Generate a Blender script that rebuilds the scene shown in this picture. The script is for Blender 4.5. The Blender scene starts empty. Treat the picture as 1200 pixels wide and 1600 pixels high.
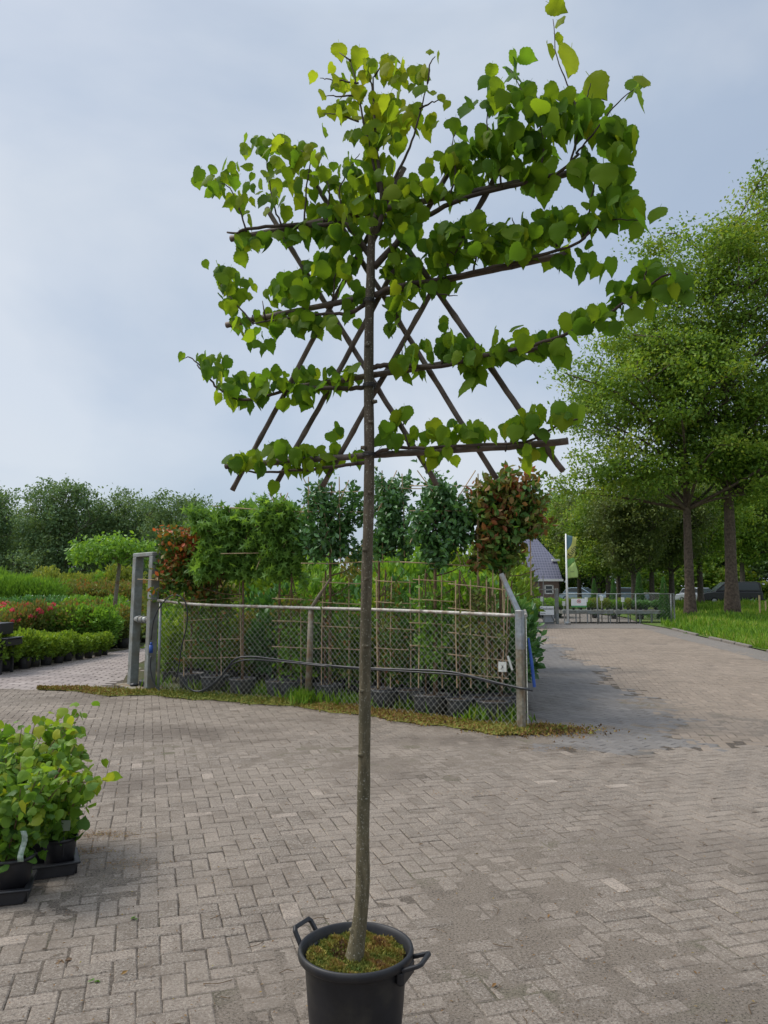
import bpy, math, random
import numpy as np
from mathutils import Vector, Matrix
C = bpy.context.scene.collection
R = math.radians
rng = np.random.default_rng(7)
random.seed(7)

# ---------------------------------------------------------------- camera
CAMZ = 1.65
PITCH = math.atan(115/1200)
cam_d = bpy.data.cameras.new('camera')
cam_d.sensor_fit = 'HORIZONTAL'; cam_d.sensor_width = 36; cam_d.lens = 36
cam_d.clip_start = 0.05; cam_d.clip_end = 3000
cam = bpy.data.objects.new('camera', cam_d); C.objects.link(cam)
cam.location = (0, 0, CAMZ); cam.rotation_euler = (R(90)+PITCH, 0, 0)
bpy.context.scene.camera = cam

# ---------------------------------------------------------------- world + sun
SUN_EL, SUN_AZ = R(50), R(-78)           # azimuth measured from +Y (view direction), negative = left
w = bpy.data.worlds.new('World'); bpy.context.scene.world = w; w.use_nodes = True
nt = w.node_tree; nt.nodes.clear()
def wn(t, **k):
    n = nt.nodes.new(t)
    for a, b in k.items(): setattr(n, a, b)
    return n
out = wn('ShaderNodeOutputWorld'); bg = wn('ShaderNodeBackground'); bg.inputs[1].default_value = 0.10
sky = wn('ShaderNodeTexSky', sky_type='NISHITA', sun_disc=False, sun_elevation=SUN_EL, sun_rotation=SUN_AZ, air_density=1.0, dust_density=2.0, ozone_density=2.0)
tc = wn('ShaderNodeTexCoord')
mp = wn('ShaderNodeMapping'); mp.inputs['Scale'].default_value = (1.0, 1.0, 1.7); mp.inputs['Location'].default_value = (0.35, 0.2, 0.1)
nz = wn('ShaderNodeTexNoise'); nz.inputs['Scale'].default_value = 1.9; nz.inputs['Detail'].default_value = 5; nz.inputs['Roughness'].default_value = 0.45; nz.inputs['Distortion'].default_value = 0.35
rp = wn('ShaderNodeValToRGB')
rp.color_ramp.elements[0].position = 0.36; rp.color_ramp.elements[0].color = (0.75, 0.75, 0.75, 1)
rp.color_ramp.elements[1].position = 0.66; rp.color_ramp.elements[1].color = (0.97, 0.97, 0.97, 1)
nz2 = wn('ShaderNodeTexNoise'); nz2.inputs['Scale'].default_value = 1.7; nz2.inputs['Detail'].default_value = 6; nz2.inputs['Roughness'].default_value = .5; nz2.inputs['Distortion'].default_value = .25
cr = wn('ShaderNodeValToRGB')
cr.color_ramp.elements[0].position = 0.40; cr.color_ramp.elements[0].color = (3.45, 4.1, 5.05, 1)
cr.color_ramp.elements[1].position = 0.60; cr.color_ramp.elements[1].color = (4.95, 5.35, 5.9, 1)
mx = wn('ShaderNodeMix', data_type='RGBA')
L = nt.links.new
L(tc.outputs['Generated'], mp.inputs[0]); L(mp.outputs[0], nz.inputs[0]); L(mp.outputs[0], nz2.inputs[0])
L(nz.outputs[0], rp.inputs[0]); L(nz2.outputs[0], cr.inputs[0])
L(rp.outputs[0], mx.inputs[0]); L(sky.outputs[0], mx.inputs[6]); L(cr.outputs[0], mx.inputs[7])
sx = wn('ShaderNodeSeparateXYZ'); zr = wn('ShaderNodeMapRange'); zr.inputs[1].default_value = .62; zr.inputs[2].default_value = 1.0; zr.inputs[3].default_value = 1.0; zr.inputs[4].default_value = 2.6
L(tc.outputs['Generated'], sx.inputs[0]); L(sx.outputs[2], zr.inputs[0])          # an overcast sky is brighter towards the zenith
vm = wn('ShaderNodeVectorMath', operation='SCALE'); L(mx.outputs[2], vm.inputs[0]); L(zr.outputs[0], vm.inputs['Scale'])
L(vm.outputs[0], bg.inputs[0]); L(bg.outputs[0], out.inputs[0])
sd = bpy.data.lights.new('sun', 'SUN'); sd.energy = 2.3; sd.angle = R(28); sd.color = (1, 0.95, 0.87)
so = bpy.data.objects.new('sun', sd); C.objects.link(so)
sv = Vector((math.sin(SUN_AZ)*math.cos(SUN_EL), math.cos(SUN_AZ)*math.cos(SUN_EL), math.sin(SUN_EL)))
so.rotation_euler = sv.to_track_quat('Z', 'Y').to_euler(); so.location = (0, 0, 30)
vs = bpy.context.scene.view_settings
vs.view_transform = 'Standard'; vs.look = 'None'; vs.exposure = 0.5; vs.gamma = 1; vs.use_curve_mapping = False

# ---------------------------------------------------------------- helpers: photo pixels to points of the place
cp, sp = math.cos(PITCH), math.sin(PITCH)
def ray(px, py):
    x = (px-600)/1200; y = (800-py)/1200
    return np.array([x, cp-sp*y, sp+cp*y])
def at(px, py, Y):
    d = ray(px, py); t = Y/d[1]
    return np.array([0, 0, CAMZ])+d*t
def gnd(px, py, z=0.0):
    d = ray(px, py); t = (z-CAMZ)/d[2]
    return np.array([0, 0, CAMZ])+d*t
def onplane(px, py, p0, n):
    d = ray(px, py); o = np.array([0, 0, CAMZ])
    return o+d*(np.dot(np.asarray(p0)-o, n)/np.dot(d, n))

# ---------------------------------------------------------------- mesh building
class MB:
    def __init__(s): s.v = []; s.f = []; s.t = []; s.n = 0; s.m = []; s.mat = 0
    def add(s, V, F, tone=0.5):
        V = np.asarray(V, float).reshape(-1, 3); F = np.asarray(F, np.int64)
        s.v.append(V); s.f.append(F+s.n); s.n += len(V)
        s.t.append(np.broadcast_to(np.asarray(tone, float), (len(F),)) if np.ndim(tone) < 1 or len(tone) == len(F) else np.repeat(tone, len(F)//len(tone)))
        s.m.append(np.full(len(F), s.mat))
    def poly(s, pts, tone=0.5): s.add(pts, [list(range(len(pts)))], tone)
    def box(s, c, size, rot=None, tone=0.5):
        h = np.array(size)/2
        V = np.array([[x, y, z] for x in (-1, 1) for y in (-1, 1) for z in (-1, 1)])*h
        if rot is not None: V = V@np.array(Matrix(rot).to_3x3() if not isinstance(rot, (int, float)) else Matrix.Rotation(rot, 3, 'Z')).T
        s.add(V+np.array(c), [[0, 1, 3, 2], [4, 6, 7, 5], [0, 4, 5, 1], [2, 3, 7, 6], [0, 2, 6, 4], [1, 5, 7, 3]], tone)
    def bbox(s, c, size, bev=0.01, rotz=0.0, tone=0.5):       # chamfered box
        hx, hy, hz = np.array(size)/2; b = min(bev, hx*.9, hy*.9, hz*.9)
        rings = [(-hz, b), (-hz+b, 0), (hz-b, 0), (hz, b)]
        V = []
        for z, i in rings:
            X, Y = hx-i, hy-i
            V += [[X-b, -Y, z], [X, -Y+b, z], [X, Y-b, z], [X-b, Y, z], [-X+b, Y, z], [-X, Y-b, z], [-X, -Y+b, z], [-X+b, -Y, z]]
        V = np.array(V); c_, s_ = math.cos(rotz), math.sin(rotz)
        V = V@np.array([[c_, s_, 0], [-s_, c_, 0], [0, 0, 1]])
        F = [[r*8+i, r*8+(i+1) % 8, r*8+8+(i+1) % 8, r*8+8+i] for r in range(3) for i in range(8)]
        k = s.n; s.add(V+np.array(c), F, tone)
        s.f.append(np.array([[k+i for i in range(7, -1, -1)], [k+24+i for i in range(8)]])); s.t.append(np.full(2, tone)); s.m.append(np.full(2, s.mat))
    def tube(s, P, r, n=8, cap=True, tone=0.5):
        P = np.asarray(P, float); m = len(P); r = np.broadcast_to(np.asarray(r, float), (m,))
        T = np.gradient(P, axis=0); T /= np.linalg.norm(T, axis=1)[:, None]+1e-9
        u = np.cross(T[0], [0, 0, 1]);
        if np.linalg.norm(u) < .2: u = np.cross(T[0], [0, 1, 0.1])
        a = np.arange(n)*2*math.pi/n; V = []
        for i in range(m):
            u = u-T[i]*np.dot(u, T[i]); u /= np.linalg.norm(u)+1e-9; v = np.cross(T[i], u)
            V.append(P[i]+r[i]*(np.cos(a)[:, None]*u+np.sin(a)[:, None]*v))
        V = np.concatenate(V)
        F = [[i*n+j, i*n+(j+1) % n, (i+1)*n+(j+1) % n, (i+1)*n+j] for i in range(m-1) for j in range(n)]
        k = s.n; s.add(V, F, tone)
        if cap:
            s.f.append(np.array([[k+j for j in range(n-1, -1, -1)], [k+(m-1)*n+j for j in range(n)]])); s.t.append(np.full(2, tone)); s.m.append(np.full(2, s.mat))
    def lathe(s, prof, c=(0, 0, 0), n=40, tone=0.5):
        a = np.arange(n)*2*math.pi/n
        V = np.concatenate([np.stack([r*np.cos(a), r*np.sin(a), np.full(n, z)], 1) for r, z in prof])+np.array(c)
        F = [[i*n+j, i*n+(j+1) % n, (i+1)*n+(j+1) % n, (i+1)*n+j] for i in range(len(prof)-1) for j in range(n)]
        s.add(V, F, tone)
    def prism(s, prof, axis_o, ax, ay, az, depth, tone=0.5):   # profile in ax/ay plane, extruded along az
        o = np.array(axis_o, float); ax, ay, az = map(np.array, (ax, ay, az)); n = len(prof)
        A = [o+ax*p[0]+ay*p[1] for p in prof]; B = [p+az*depth for p in A]
        k = s.n; s.add(np.array(A+B), [[i, (i+1) % n, n+(i+1) % n, n+i] for i in range(n)], tone)
        s.f.append(np.array([[k+i for i in range(n-1, -1, -1)], [k+n+i for i in range(n)]])); s.t.append(np.full(2, tone)); s.m.append(np.full(2, s.mat))
    def build(s, name, mats, parent=None, smooth=False, loc=None):
        me = bpy.data.meshes.new(name)
        V = np.concatenate(s.v); me.vertices.add(len(V)); me.vertices.foreach_set('co', V.ravel())
        cnt = np.concatenate([np.full(len(f), f.shape[1]) for f in s.f]); li = np.concatenate([f.ravel() for f in s.f])
        me.loops.add(len(li)); me.loops.foreach_set('vertex_index', li.astype(np.int32))
        me.polygons.add(len(cnt)); st = np.concatenate([[0], np.cumsum(cnt)[:-1]]); me.polygons.foreach_set('loop_start', st.astype(np.int32))
        me.polygons.foreach_set('material_index', np.concatenate(s.m).astype(np.int32))
        me.polygons.foreach_set('use_smooth', np.full(len(cnt), bool(smooth)))
        me.update(calc_edges=True)
        at_ = me.attributes.new('tone', 'FLOAT', 'FACE'); at_.data.foreach_set('value', np.concatenate(s.t).astype(np.float32))
        for m in (mats if isinstance(mats, (list, tuple)) else [mats]): me.materials.append(m)
        o = bpy.data.objects.new(name, me); C.objects.link(o)
        if parent is not None: o.parent = parent
        if loc is not None: o.location = loc
        return o
def empty(name, loc, rz=0.0):
    o = bpy.data.objects.new(name, None); o.empty_display_size = .2; C.objects.link(o)
    o.location = tuple(float(a) for a in loc); o.rotation_euler = (0, 0, rz); return o
def tag(o, label=None, cat=None, group=None, kind=None):
    if label: o['label'] = label
    if cat: o['category'] = cat
    if group: o['group'] = group
    if kind: o['kind'] = kind
    return o
def dup(root, loc, rz=0.0, sc=1.0, label=None, group=None):
    r = root.copy(); C.objects.link(r); r.location = tuple(float(a) for a in loc); r.rotation_euler = (0, 0, rz)
    r.scale = (sc, sc, sc) if np.ndim(sc) == 0 else tuple(sc)
    if label: r['label'] = label
    if group: r['group'] = group
    for ch in list(root.children):
        c = ch.copy(); C.objects.link(c); c.parent = r
        for g in ch.children:
            d = g.copy(); C.objects.link(d); d.parent = c
    return r
def zero(mb, o):       # shift mesh-builder coordinates into the frame of an empty at o
    mb.v = [v-np.array(o) for v in mb.v]; return mb

# ---------------------------------------------------------------- materials
def mat(name): 
    m = bpy.data.materials.new(name); m.use_nodes = True; m.node_tree.nodes.clear(); return m
def nd(m, t, **k):
    n = m.node_tree.nodes.new(t)
    for a, b in k.items():
        if isinstance(a, str) and a.startswith('i_'): n.inputs[a[2:].replace('_', ' ')].default_value = b
        else: setattr(n, a, b)
    return n
def lk(m, a, b): m.node_tree.links.new(a, b)
def ramp(m, src, stops):
    r = nd(m, 'ShaderNodeValToRGB'); e = r.color_ramp.elements
    while len(e) < len(stops): e.new(0.5)
    for i, (p, c) in enumerate(stops): e[i].position = p; e[i].color = (*c, 1)
    lk(m, src, r.inputs[0]); return r.outputs[0]
def mixc(m, f, a, b, bt='MIX'):
    x = nd(m, 'ShaderNodeMix', data_type='RGBA', blend_type=bt)
    for i, v in ((0, f), (6, a), (7, b)):
        if hasattr(v, 'links'): lk(m, v, x.inputs[i])
        elif i == 0: x.inputs[0].default_value = v
        else: x.inputs[i].default_value = (*v, 1)
    return x.outputs[2]
def noise(m, scale, detail=4, rough=0.55, vec=None, dist=0.0):
    n = nd(m, 'ShaderNodeTexNoise'); n.inputs['Scale'].default_value = scale; n.inputs['Detail'].default_value = detail
    n.inputs['Roughness'].default_value = rough; n.inputs['Distortion'].default_value = dist
    if vec is None: t = nd(m, 'ShaderNodeTexCoord'); vec = t.outputs['Object']
    lk(m, vec, n.inputs[0]); return n.outputs[0]
def bump(m, h, strength=.4, dist=.01):
    b = nd(m, 'ShaderNodeBump'); b.inputs['Strength'].default_value = strength; b.inputs['Distance'].default_value = dist
    lk(m, h, b.inputs['Height']); return b.outputs[0]
def fin(m, col, rough=.7, metal=0.0, nrm=None, spec=.4):
    p = nd(m, 'ShaderNodeBsdfPrincipled'); o = nd(m, 'ShaderNodeOutputMaterial')
    if hasattr(col, 'links'): lk(m, col, p.inputs['Base Color'])
    else: p.inputs['Base Color'].default_value = (*col, 1)
    if hasattr(rough, 'links'): lk(m, rough, p.inputs['Roughness'])
    else: p.inputs['Roughness'].default_value = rough
    p.inputs['Metallic'].default_value = metal; p.inputs['Specular IOR Level'].default_value = spec
    if nrm is not None: lk(m, nrm, p.inputs['Normal'])
    lk(m, p.outputs[0], o.inputs[0]); return m
def speck(name, a, b, scale=20, rough=.7, metal=0.0, bs=.3, bd=.005, spec=.4, c=None, scale2=2.5):
    m = mat(name); n = noise(m, scale); col = ramp(m, n, [(.3, a), (.7, b)])
    if c is not None: col = mixc(m, ramp(m, noise(m, scale2), [(.45, (0, 0, 0)), (.65, (1, 1, 1))]), col, c)
    return fin(m, col, rough, metal, bump(m, n, bs, bd), spec)
def leafmat(name, stops, trans=.38, rough=.5, tcol=1.5, spec=.25):
    m = mat(name); a = nd(m, 'ShaderNodeAttribute', attribute_name='tone')
    col = ramp(m, a.outputs['Fac'], stops)
    n = noise(m, 3.0, 2); col = mixc(m, ramp(m, n, [(.3, (.75, .75, .75)), (.7, (1.2, 1.2, 1.2))]), col, col)
    x = nd(m, 'ShaderNodeMix', data_type='RGBA', blend_type='MULTIPLY'); x.inputs[0].default_value = 1
    lk(m, col, x.inputs[6]); lk(m, ramp(m, n, [(.3, (.8, .8, .8)), (.7, (1, 1, 1))]), x.inputs[7]); col = x.outputs[2]
    p = nd(m, 'ShaderNodeBsdfPrincipled'); lk(m, col, p.inputs['Base Color']); p.inputs['Roughness'].default_value = rough; p.inputs['Specular IOR Level'].default_value = spec
    t = nd(m, 'ShaderNodeBsdfTranslucent')
    y = nd(m, 'ShaderNodeMix', data_type='RGBA', blend_type='MULTIPLY'); y.inputs[0].default_value = 1
    lk(m, col, y.inputs[6]); y.inputs[7].default_value = (tcol*1.15, tcol*1.05, tcol*.5, 1)
    lk(m, y.outputs[2], t.inputs[0])
    s = nd(m, 'ShaderNodeMixShader'); s.inputs[0].default_value = trans
    o = nd(m, 'ShaderNodeOutputMaterial'); lk(m, p.outputs[0], s.inputs[1]); lk(m, t.outputs[0], s.inputs[2]); lk(m, s.outputs[0], o.inputs[0]); return m

G_ = lambda *s: [(i/(len(s)-1) if len(s) > 1 else 0, c) for i, c in enumerate(s)]
M = {}
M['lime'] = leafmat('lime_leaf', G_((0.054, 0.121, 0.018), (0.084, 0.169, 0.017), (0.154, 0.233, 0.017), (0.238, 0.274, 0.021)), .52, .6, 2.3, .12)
M['oak'] = leafmat('oak_leaf', G_((0.076, 0.147, 0.029), (0.130, 0.237, 0.035), (0.216, 0.333, 0.047), (0.302, 0.354, 0.056)), .35, .55, 1.5)
M['far'] = leafmat('far_tree_leaf', G_((0.090, 0.167, 0.083), (0.137, 0.229, 0.097), (0.196, 0.282, 0.114)), .3, .6, 1.3)  # pale bluish greens: distance haze is put into the leaf colour
M['far2'] = leafmat('far_tree_leaf_warm', G_((0.078, 0.129, 0.038), (0.129, 0.182, 0.052), (0.190, 0.224, 0.069)), .3, .6, 1.3)
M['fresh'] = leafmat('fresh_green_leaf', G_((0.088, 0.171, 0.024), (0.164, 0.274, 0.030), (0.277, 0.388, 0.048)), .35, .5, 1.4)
M['rust'] = leafmat('rust_green_leaf', G_((0.081, 0.135, 0.041), (0.135, 0.203, 0.047), (0.203, 0.216, 0.054), (0.297, 0.149, 0.054)), .3, .5, 1.3)
M['dark'] = leafmat('dark_evergreen_leaf', G_((0.048, 0.121, 0.038), (0.078, 0.189, 0.051), (0.131, 0.303, 0.061)), .2, .32, 1.3, .5)
M['mid'] = leafmat('mid_green_leaf', G_((0.092, 0.183, 0.035), (0.139, 0.284, 0.041), (0.231, 0.407, 0.049)), .35, .45, 1.4)
M['star'] = leafmat('star_leaf', G_((0.099, 0.202, 0.039), (0.149, 0.286, 0.052), (0.237, 0.404, 0.065)), .4, .5, 1.5)
M['photinia'] = leafmat('photinia_leaf', G_((0.081, 0.140, 0.030), (0.046, 0.118, 0.023), (0.092, 0.184, 0.033), (0.149, 0.197, 0.033), (0.345, 0.131, 0.040), (0.552, 0.131, 0.056)), .3, .4, 1.3)
M['photinia2'] = leafmat('photinia_mixed_leaf', G_((0.048, 0.138, 0.025), (0.084, 0.193, 0.031), (0.131, 0.179, 0.037), (0.237, 0.138, 0.044), (0.356, 0.110, 0.050)), .3, .4, 1.3)
M['grey'] = leafmat('grey_green_leaf', G_((0.132, 0.156, 0.120), (0.204, 0.240, 0.192), (0.312, 0.324, 0.264)), .2, .7, 1.2)
M['yellow'] = leafmat('yellow_green_leaf', G_((0.120, 0.180, 0.036), (0.192, 0.264, 0.048), (0.312, 0.336, 0.060)), .35, .5, 1.3)
M['pink'] = leafmat('pink_flower', G_((.5, .07, .12), (.7, .12, .16)), .3, .5, 1.2)
M['hydr'] = leafmat('young_shrub_leaf', G_((0.055, 0.132, 0.022), (0.099, 0.209, 0.028), (0.176, 0.297, 0.033), (0.330, 0.363, 0.033)), .42, .5, 1.6)
M['grass'] = leafmat('grass_blade', G_((0.083, 0.179, 0.022), (0.147, 0.293, 0.030), (0.247, 0.391, 0.045), (0.393, 0.359, 0.118)), .35, .5, 1.3)
M['moss'] = leafmat('moss_and_litter', G_((0.064, 0.119, 0.019), (0.160, 0.190, 0.037), (0.276, 0.237, 0.050), (0.265, 0.142, 0.050), (0.106, 0.066, 0.037)), .15, .8, 1.0)
M['bark'] = speck('oak_bark', (.055, .038, .028), (.16, .115, .085), 9, .9, bs=.9, bd=.06)
M['barkfar'] = speck('far_bark', (.045, .038, .03), (.11, .09, .07), 9, .9, bs=.5, bd=.05)
def limebark():
    m = mat('lime_bark'); t = nd(m, 'ShaderNodeTexCoord'); mp = nd(m, 'ShaderNodeMapping'); mp.inputs['Scale'].default_value = (1, 1, .25); lk(m, t.outputs['Object'], mp.inputs[0])
    n = noise(m, 60, 5, .6, mp.outputs[0]); big = noise(m, 4, 3, .5)
    sx = nd(m, 'ShaderNodeSeparateXYZ'); lk(m, t.outputs['Object'], sx.inputs[0])
    hr = nd(m, 'ShaderNodeMapRange'); hr.inputs[1].default_value = .6; hr.inputs[2].default_value = 2.3; lk(m, sx.outputs[2], hr.inputs[0])
    lo = ramp(m, n, [(.3, (.07, .058, .03)), (.7, (.165, .135, .078))]); hi = ramp(m, n, [(.3, (.05, .034, .025)), (.7, (.115, .08, .058))])
    col = mixc(m, hr.outputs[0], lo, hi)
    col = mixc(m, ramp(m, big, [(.45, (0, 0, 0)), (.60, (.6, .6, .6))]), col, (.055, .05, .025))
    sp_ = noise(m, 150, 3); col = mixc(m, ramp(m, sp_, [(.60, (0, 0, 0)), (.66, (.8, .8, .8))]), col, (.30, .28, .22))
    return fin(m, col, .8, 0, bump(m, n, .9, .008))
M['limebark'] = limebark()
M['twig'] = speck('twig_bark', (.04, .028, .02), (.09, .06, .045), 30, .8)
M['stem'] = speck('young_stem', (.10, .06, .035), (.20, .13, .07), 25, .8)
M['bamboo_dark'] = speck('weathered_cane', (.10, .07, .055), (.20, .145, .115), 25, .6, c=(.07, .05, .04), scale2=8)
M['bamboo'] = speck('pale_cane', (.38, .26, .14), (.55, .40, .24), 15, .6)
M['plastic'] = speck('black_plastic', (.008, .008, .010), (.014, .014, .017), 30, .5, bs=.1, bd=.002, spec=.5)
M['pot'] = speck('nursery_pot_plastic', (.04, .042, .047), (.075, .077, .085), 20, .55, bs=.15, bd=.003, c=(.055, .05, .042), scale2=6)
M['soil'] = speck('potting_soil', (.035, .022, .014), (.10, .062, .038), 60, .95, bs=1, bd=.02)
M['galv'] = speck('galvanised_steel', (.20, .225, .24), (.34, .365, .385), 25, .5, .35, bs=.15, c=(.25, .22, .18), scale2=5)
M['gate'] = speck('dull_gate_steel', (.16, .175, .17), (.25, .265, .255), 14, .6, .15, bs=.2, c=(.17, .16, .13), scale2=4)
M['wire'] = speck('wire', (.40, .40, .36), (.58, .57, .53), 40, .55, .3)
M['concrete'] = speck('mossy_post', (.15, .135, .10), (.27, .245, .19), 25, .9, bs=.6, bd=.01, c=(.16, .10, .05), scale2=7)
M['white'] = speck('white_paint', (.72, .72, .70), (.82, .82, .80), 10, .5)
M['rail'] = speck('pale_rail', (.32, .29, .25), (.56, .54, .50), 35, .6, .1, c=(.24, .19, .14), scale2=10)
M['hose'] = speck('black_hose', (.012, .013, .016), (.028, .03, .035), 25, .38, spec=.5)
M['blue'] = speck('blue_plastic', (.02, .06, .26), (.03, .09, .34), 20, .5)
M['ink'] = fin(mat('dark_ink'), (.03, .03, .035), .6)
M['red'] = fin(mat('red_ink'), (.6, .05, .05), .5)
M['greenink'] = fin(mat('green_ink'), (.08, .30, .10), .5)
M['label'] = speck('white_label', (.62, .63, .58), (.75, .76, .7), 30, .5)
M['paneg'] = speck('grey_panel', (.28, .29, .30), (.36, .37, .38), 8, .6)
M['glass'] = fin(mat('window_glass'), (.04, .05, .06), .08, 0, None, .6)
M['rubber'] = fin(mat('tyre_rubber'), (.02, .02, .02), .85)
M['silver'] = fin(mat('silver_car_paint'), (.42, .45, .50), .3, .4)
M['blackcar'] = fin(mat('black_car_paint'), (.015, .015, .018), .2, .2, None, .6)
M['bluecar'] = fin(mat('blue_grey_car_paint'), (.20, .26, .32), .25, .3)
M['lamp'] = fin(mat('lamp_glass'), (.7, .7, .66), .15)
M['rim'] = fin(mat('wheel_rim'), (.35, .35, .37), .35, .6)

def stainmask(m, P, pts):
    tot = None; wob = noise(m, 2.2, 6, .65, P)
    for cx, cy, rx, ry, k in pts:
        v = nd(m, 'ShaderNodeVectorMath', operation='SUBTRACT'); lk(m, P, v.inputs[0]); v.inputs[1].default_value = (cx, cy, 0)
        d = nd(m, 'ShaderNodeVectorMath', operation='DIVIDE'); lk(m, v.outputs[0], d.inputs[0]); d.inputs[1].default_value = (rx, ry, 1)
        l = nd(m, 'ShaderNodeVectorMath', operation='LENGTH'); lk(m, d.outputs[0], l.inputs[0])
        a = nd(m, 'ShaderNodeMath', operation='MULTIPLY_ADD'); lk(m, wob, a.inputs[0]); a.inputs[1].default_value = 2.2; lk(m, l.outputs['Value'], a.inputs[2])
        f = nd(m, 'ShaderNodeMapRange'); f.inputs[1].default_value = 2.3; f.inputs[2].default_value = 1.3; f.inputs[3].default_value = 0; f.inputs[4].default_value = k; lk(m, a.outputs[0], f.inputs[0])
        if tot is None: tot = f.outputs[0]
        else:
            x = nd(m, 'ShaderNodeMath', operation='MAXIMUM'); lk(m, tot, x.inputs[0]); lk(m, f.outputs[0], x.inputs[1]); tot = x.outputs[0]
    return tot
def brickmat():
    m = mat('clay_paver'); a = nd(m, 'ShaderNodeAttribute', attribute_name='tone')
    geo = nd(m, 'ShaderNodeNewGeometry'); P = geo.outputs['Position']
    near = ramp(m, a.outputs['Fac'], [(0, (.135, .11, .088)), (.35, (.182, .148, .120)), (.7, (.22, .18, .146)), (.93, (.26, .212, .172)), (1, (.34, .28, .23))])
    gr = noise(m, 75, 5, .9, P); col = mixc(m, ramp(m, gr, [(.47, (0, 0, 0)), (.62, (.9, .9, .9))]), near, (.38, .34, .285))
    gr2 = noise(m, 85, 5, .9, P, .3); col = mixc(m, ramp(m, gr2, [(.40, (.95, .95, .95)), (.50, (0, 0, 0))]), col, (.06, .05, .042))
    big = noise(m, .6, 7, .66, P, .4); col = mixc(m, ramp(m, big, [(.44, (0, 0, 0)), (.64, (.5, .5, .5))]), col, (.265, .222, .180))
    st = noise(m, .8, 8, .72, P, .8); col = mixc(m, ramp(m, st, [(.32, (.7, .7, .7)), (.49, (0, 0, 0))]), col, (.11, .088, .07))
    sm = noise(m, 7, 7, .75, P, .4); col = mixc(m, ramp(m, sm, [(.34, (.7, .7, .7)), (.49, (0, 0, 0))]), col, (.125, .10, .078))
    col = mixc(m, stainmask(m, P, [(-2.45, 8.9, 1.3, .55, .6), (-2.2, 6.6, .9, .35, .45), (.9, 8.4, 1.3, .35, .55), (-2.9, 4.6, .8, .8, .35), (1.9, 5.0, .9, .5, .3), (2.6, 3.9, .8, .5, .3)]), col, (.085, .068, .055))
    return fin(m, col, .9, 0, bump(m, gr, .8, .006), .2)
def brickmat2(name, stops, dust, dirt=(.10, .09, .08)):
    m = mat(name); a = nd(m, 'ShaderNodeAttribute', attribute_name='tone'); geo = nd(m, 'ShaderNodeNewGeometry'); P = geo.outputs['Position']
    col = ramp(m, a.outputs['Fac'], stops); gr = noise(m, 180, 3, .7, P); col = mixc(m, ramp(m, gr, [(.4, (0, 0, 0)), (.75, (.45, .45, .45))]), col, dust)
    big = noise(m, .5, 6, .62, P, .4); col = mixc(m, ramp(m, big, [(.42, (0, 0, 0)), (.7, (.6, .6, .6))]), col, dust)
    st = noise(m, 1.3, 6, .68, P, .8); col = mixc(m, ramp(m, st, [(.32, (.7, .7, .7)), (.46, (0, 0, 0))]), col, dirt)
    return fin(m, col, .8, 0, bump(m, gr, .5, .004), .3)
M['paver'] = brickmat()
M['paver_blue'] = brickmat2('blue_grey_paver', [(0, (.105, .098, .094)), (.6, (.135, .126, .12)), (1, (.17, .158, .148))], (.185, .165, .145), (.085, .074, .06))
M['paver_brown'] = brickmat2('brown_paver', [(0, (.15, .12, .092)), (.6, (.20, .158, .12)), (1, (.26, .205, .16))], (.245, .198, .155), (.115, .092, .072))
M['paver_pale'] = brickmat2('pale_paver', [(0, (.21, .175, .162)), (.6, (.27, .225, .205)), (1, (.33, .28, .255))], (.28, .24, .215), (.13, .105, .09))
def jointmat():
    m = mat('joint_sand'); geo = nd(m, 'ShaderNodeNewGeometry'); P = geo.outputs['Position']
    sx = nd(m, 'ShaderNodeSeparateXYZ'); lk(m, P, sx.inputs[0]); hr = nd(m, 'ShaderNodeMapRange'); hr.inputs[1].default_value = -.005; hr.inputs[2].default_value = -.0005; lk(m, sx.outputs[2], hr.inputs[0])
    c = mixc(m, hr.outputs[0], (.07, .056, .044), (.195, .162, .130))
    g = noise(m, 1.7, 4, .6, P); c = mixc(m, ramp(m, g, [(.56, (0, 0, 0)), (.70, (.6, .6, .6))]), c, (.075, .08, .035))
    gr = noise(m, 75, 5, .9, P); c = mixc(m, ramp(m, gr, [(.50, (0, 0, 0)), (.62, (.7, .7, .7))]), c, (.32, .28, .235))
    gr2 = noise(m, 85, 5, .9, P, .3); c = mixc(m, ramp(m, gr2, [(.40, (.95, .95, .95)), (.50, (0, 0, 0))]), c, (.05, .04, .032))
    return fin(m, c, .95, 0, bump(m, gr, .9, .008), .15)
M['joint'] = jointmat()
def groundmat(name, a, b, c):
    m = mat(name); geo = nd(m, 'ShaderNodeNewGeometry'); P = geo.outputs['Position']
    n = noise(m, 25, 6, .7, P); col = ramp(m, n, [(.3, a), (.7, b)]); col = mixc(m, ramp(m, noise(m, .7, 5, .6, P), [(.4, (0, 0, 0)), (.65, (1, 1, 1))]), col, c)
    return fin(m, col, .95, 0, bump(m, n, .8, .03), .2)
M['earth'] = groundmat('earth', (.05, .04, .028), (.11, .09, .055), (.07, .09, .03))
M['lawn'] = groundmat('lawn_ground', (.05, .10, .018), (.10, .17, .03), (.12, .15, .04))
M['gravel'] = groundmat('worn_gravel_edge', (.12, .11, .10), (.24, .215, .19), (.17, .15, .13))
M['sandpath'] = groundmat('sand_path', (.24, .21, .15), (.36, .32, .24), (.26, .26, .16))

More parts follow.
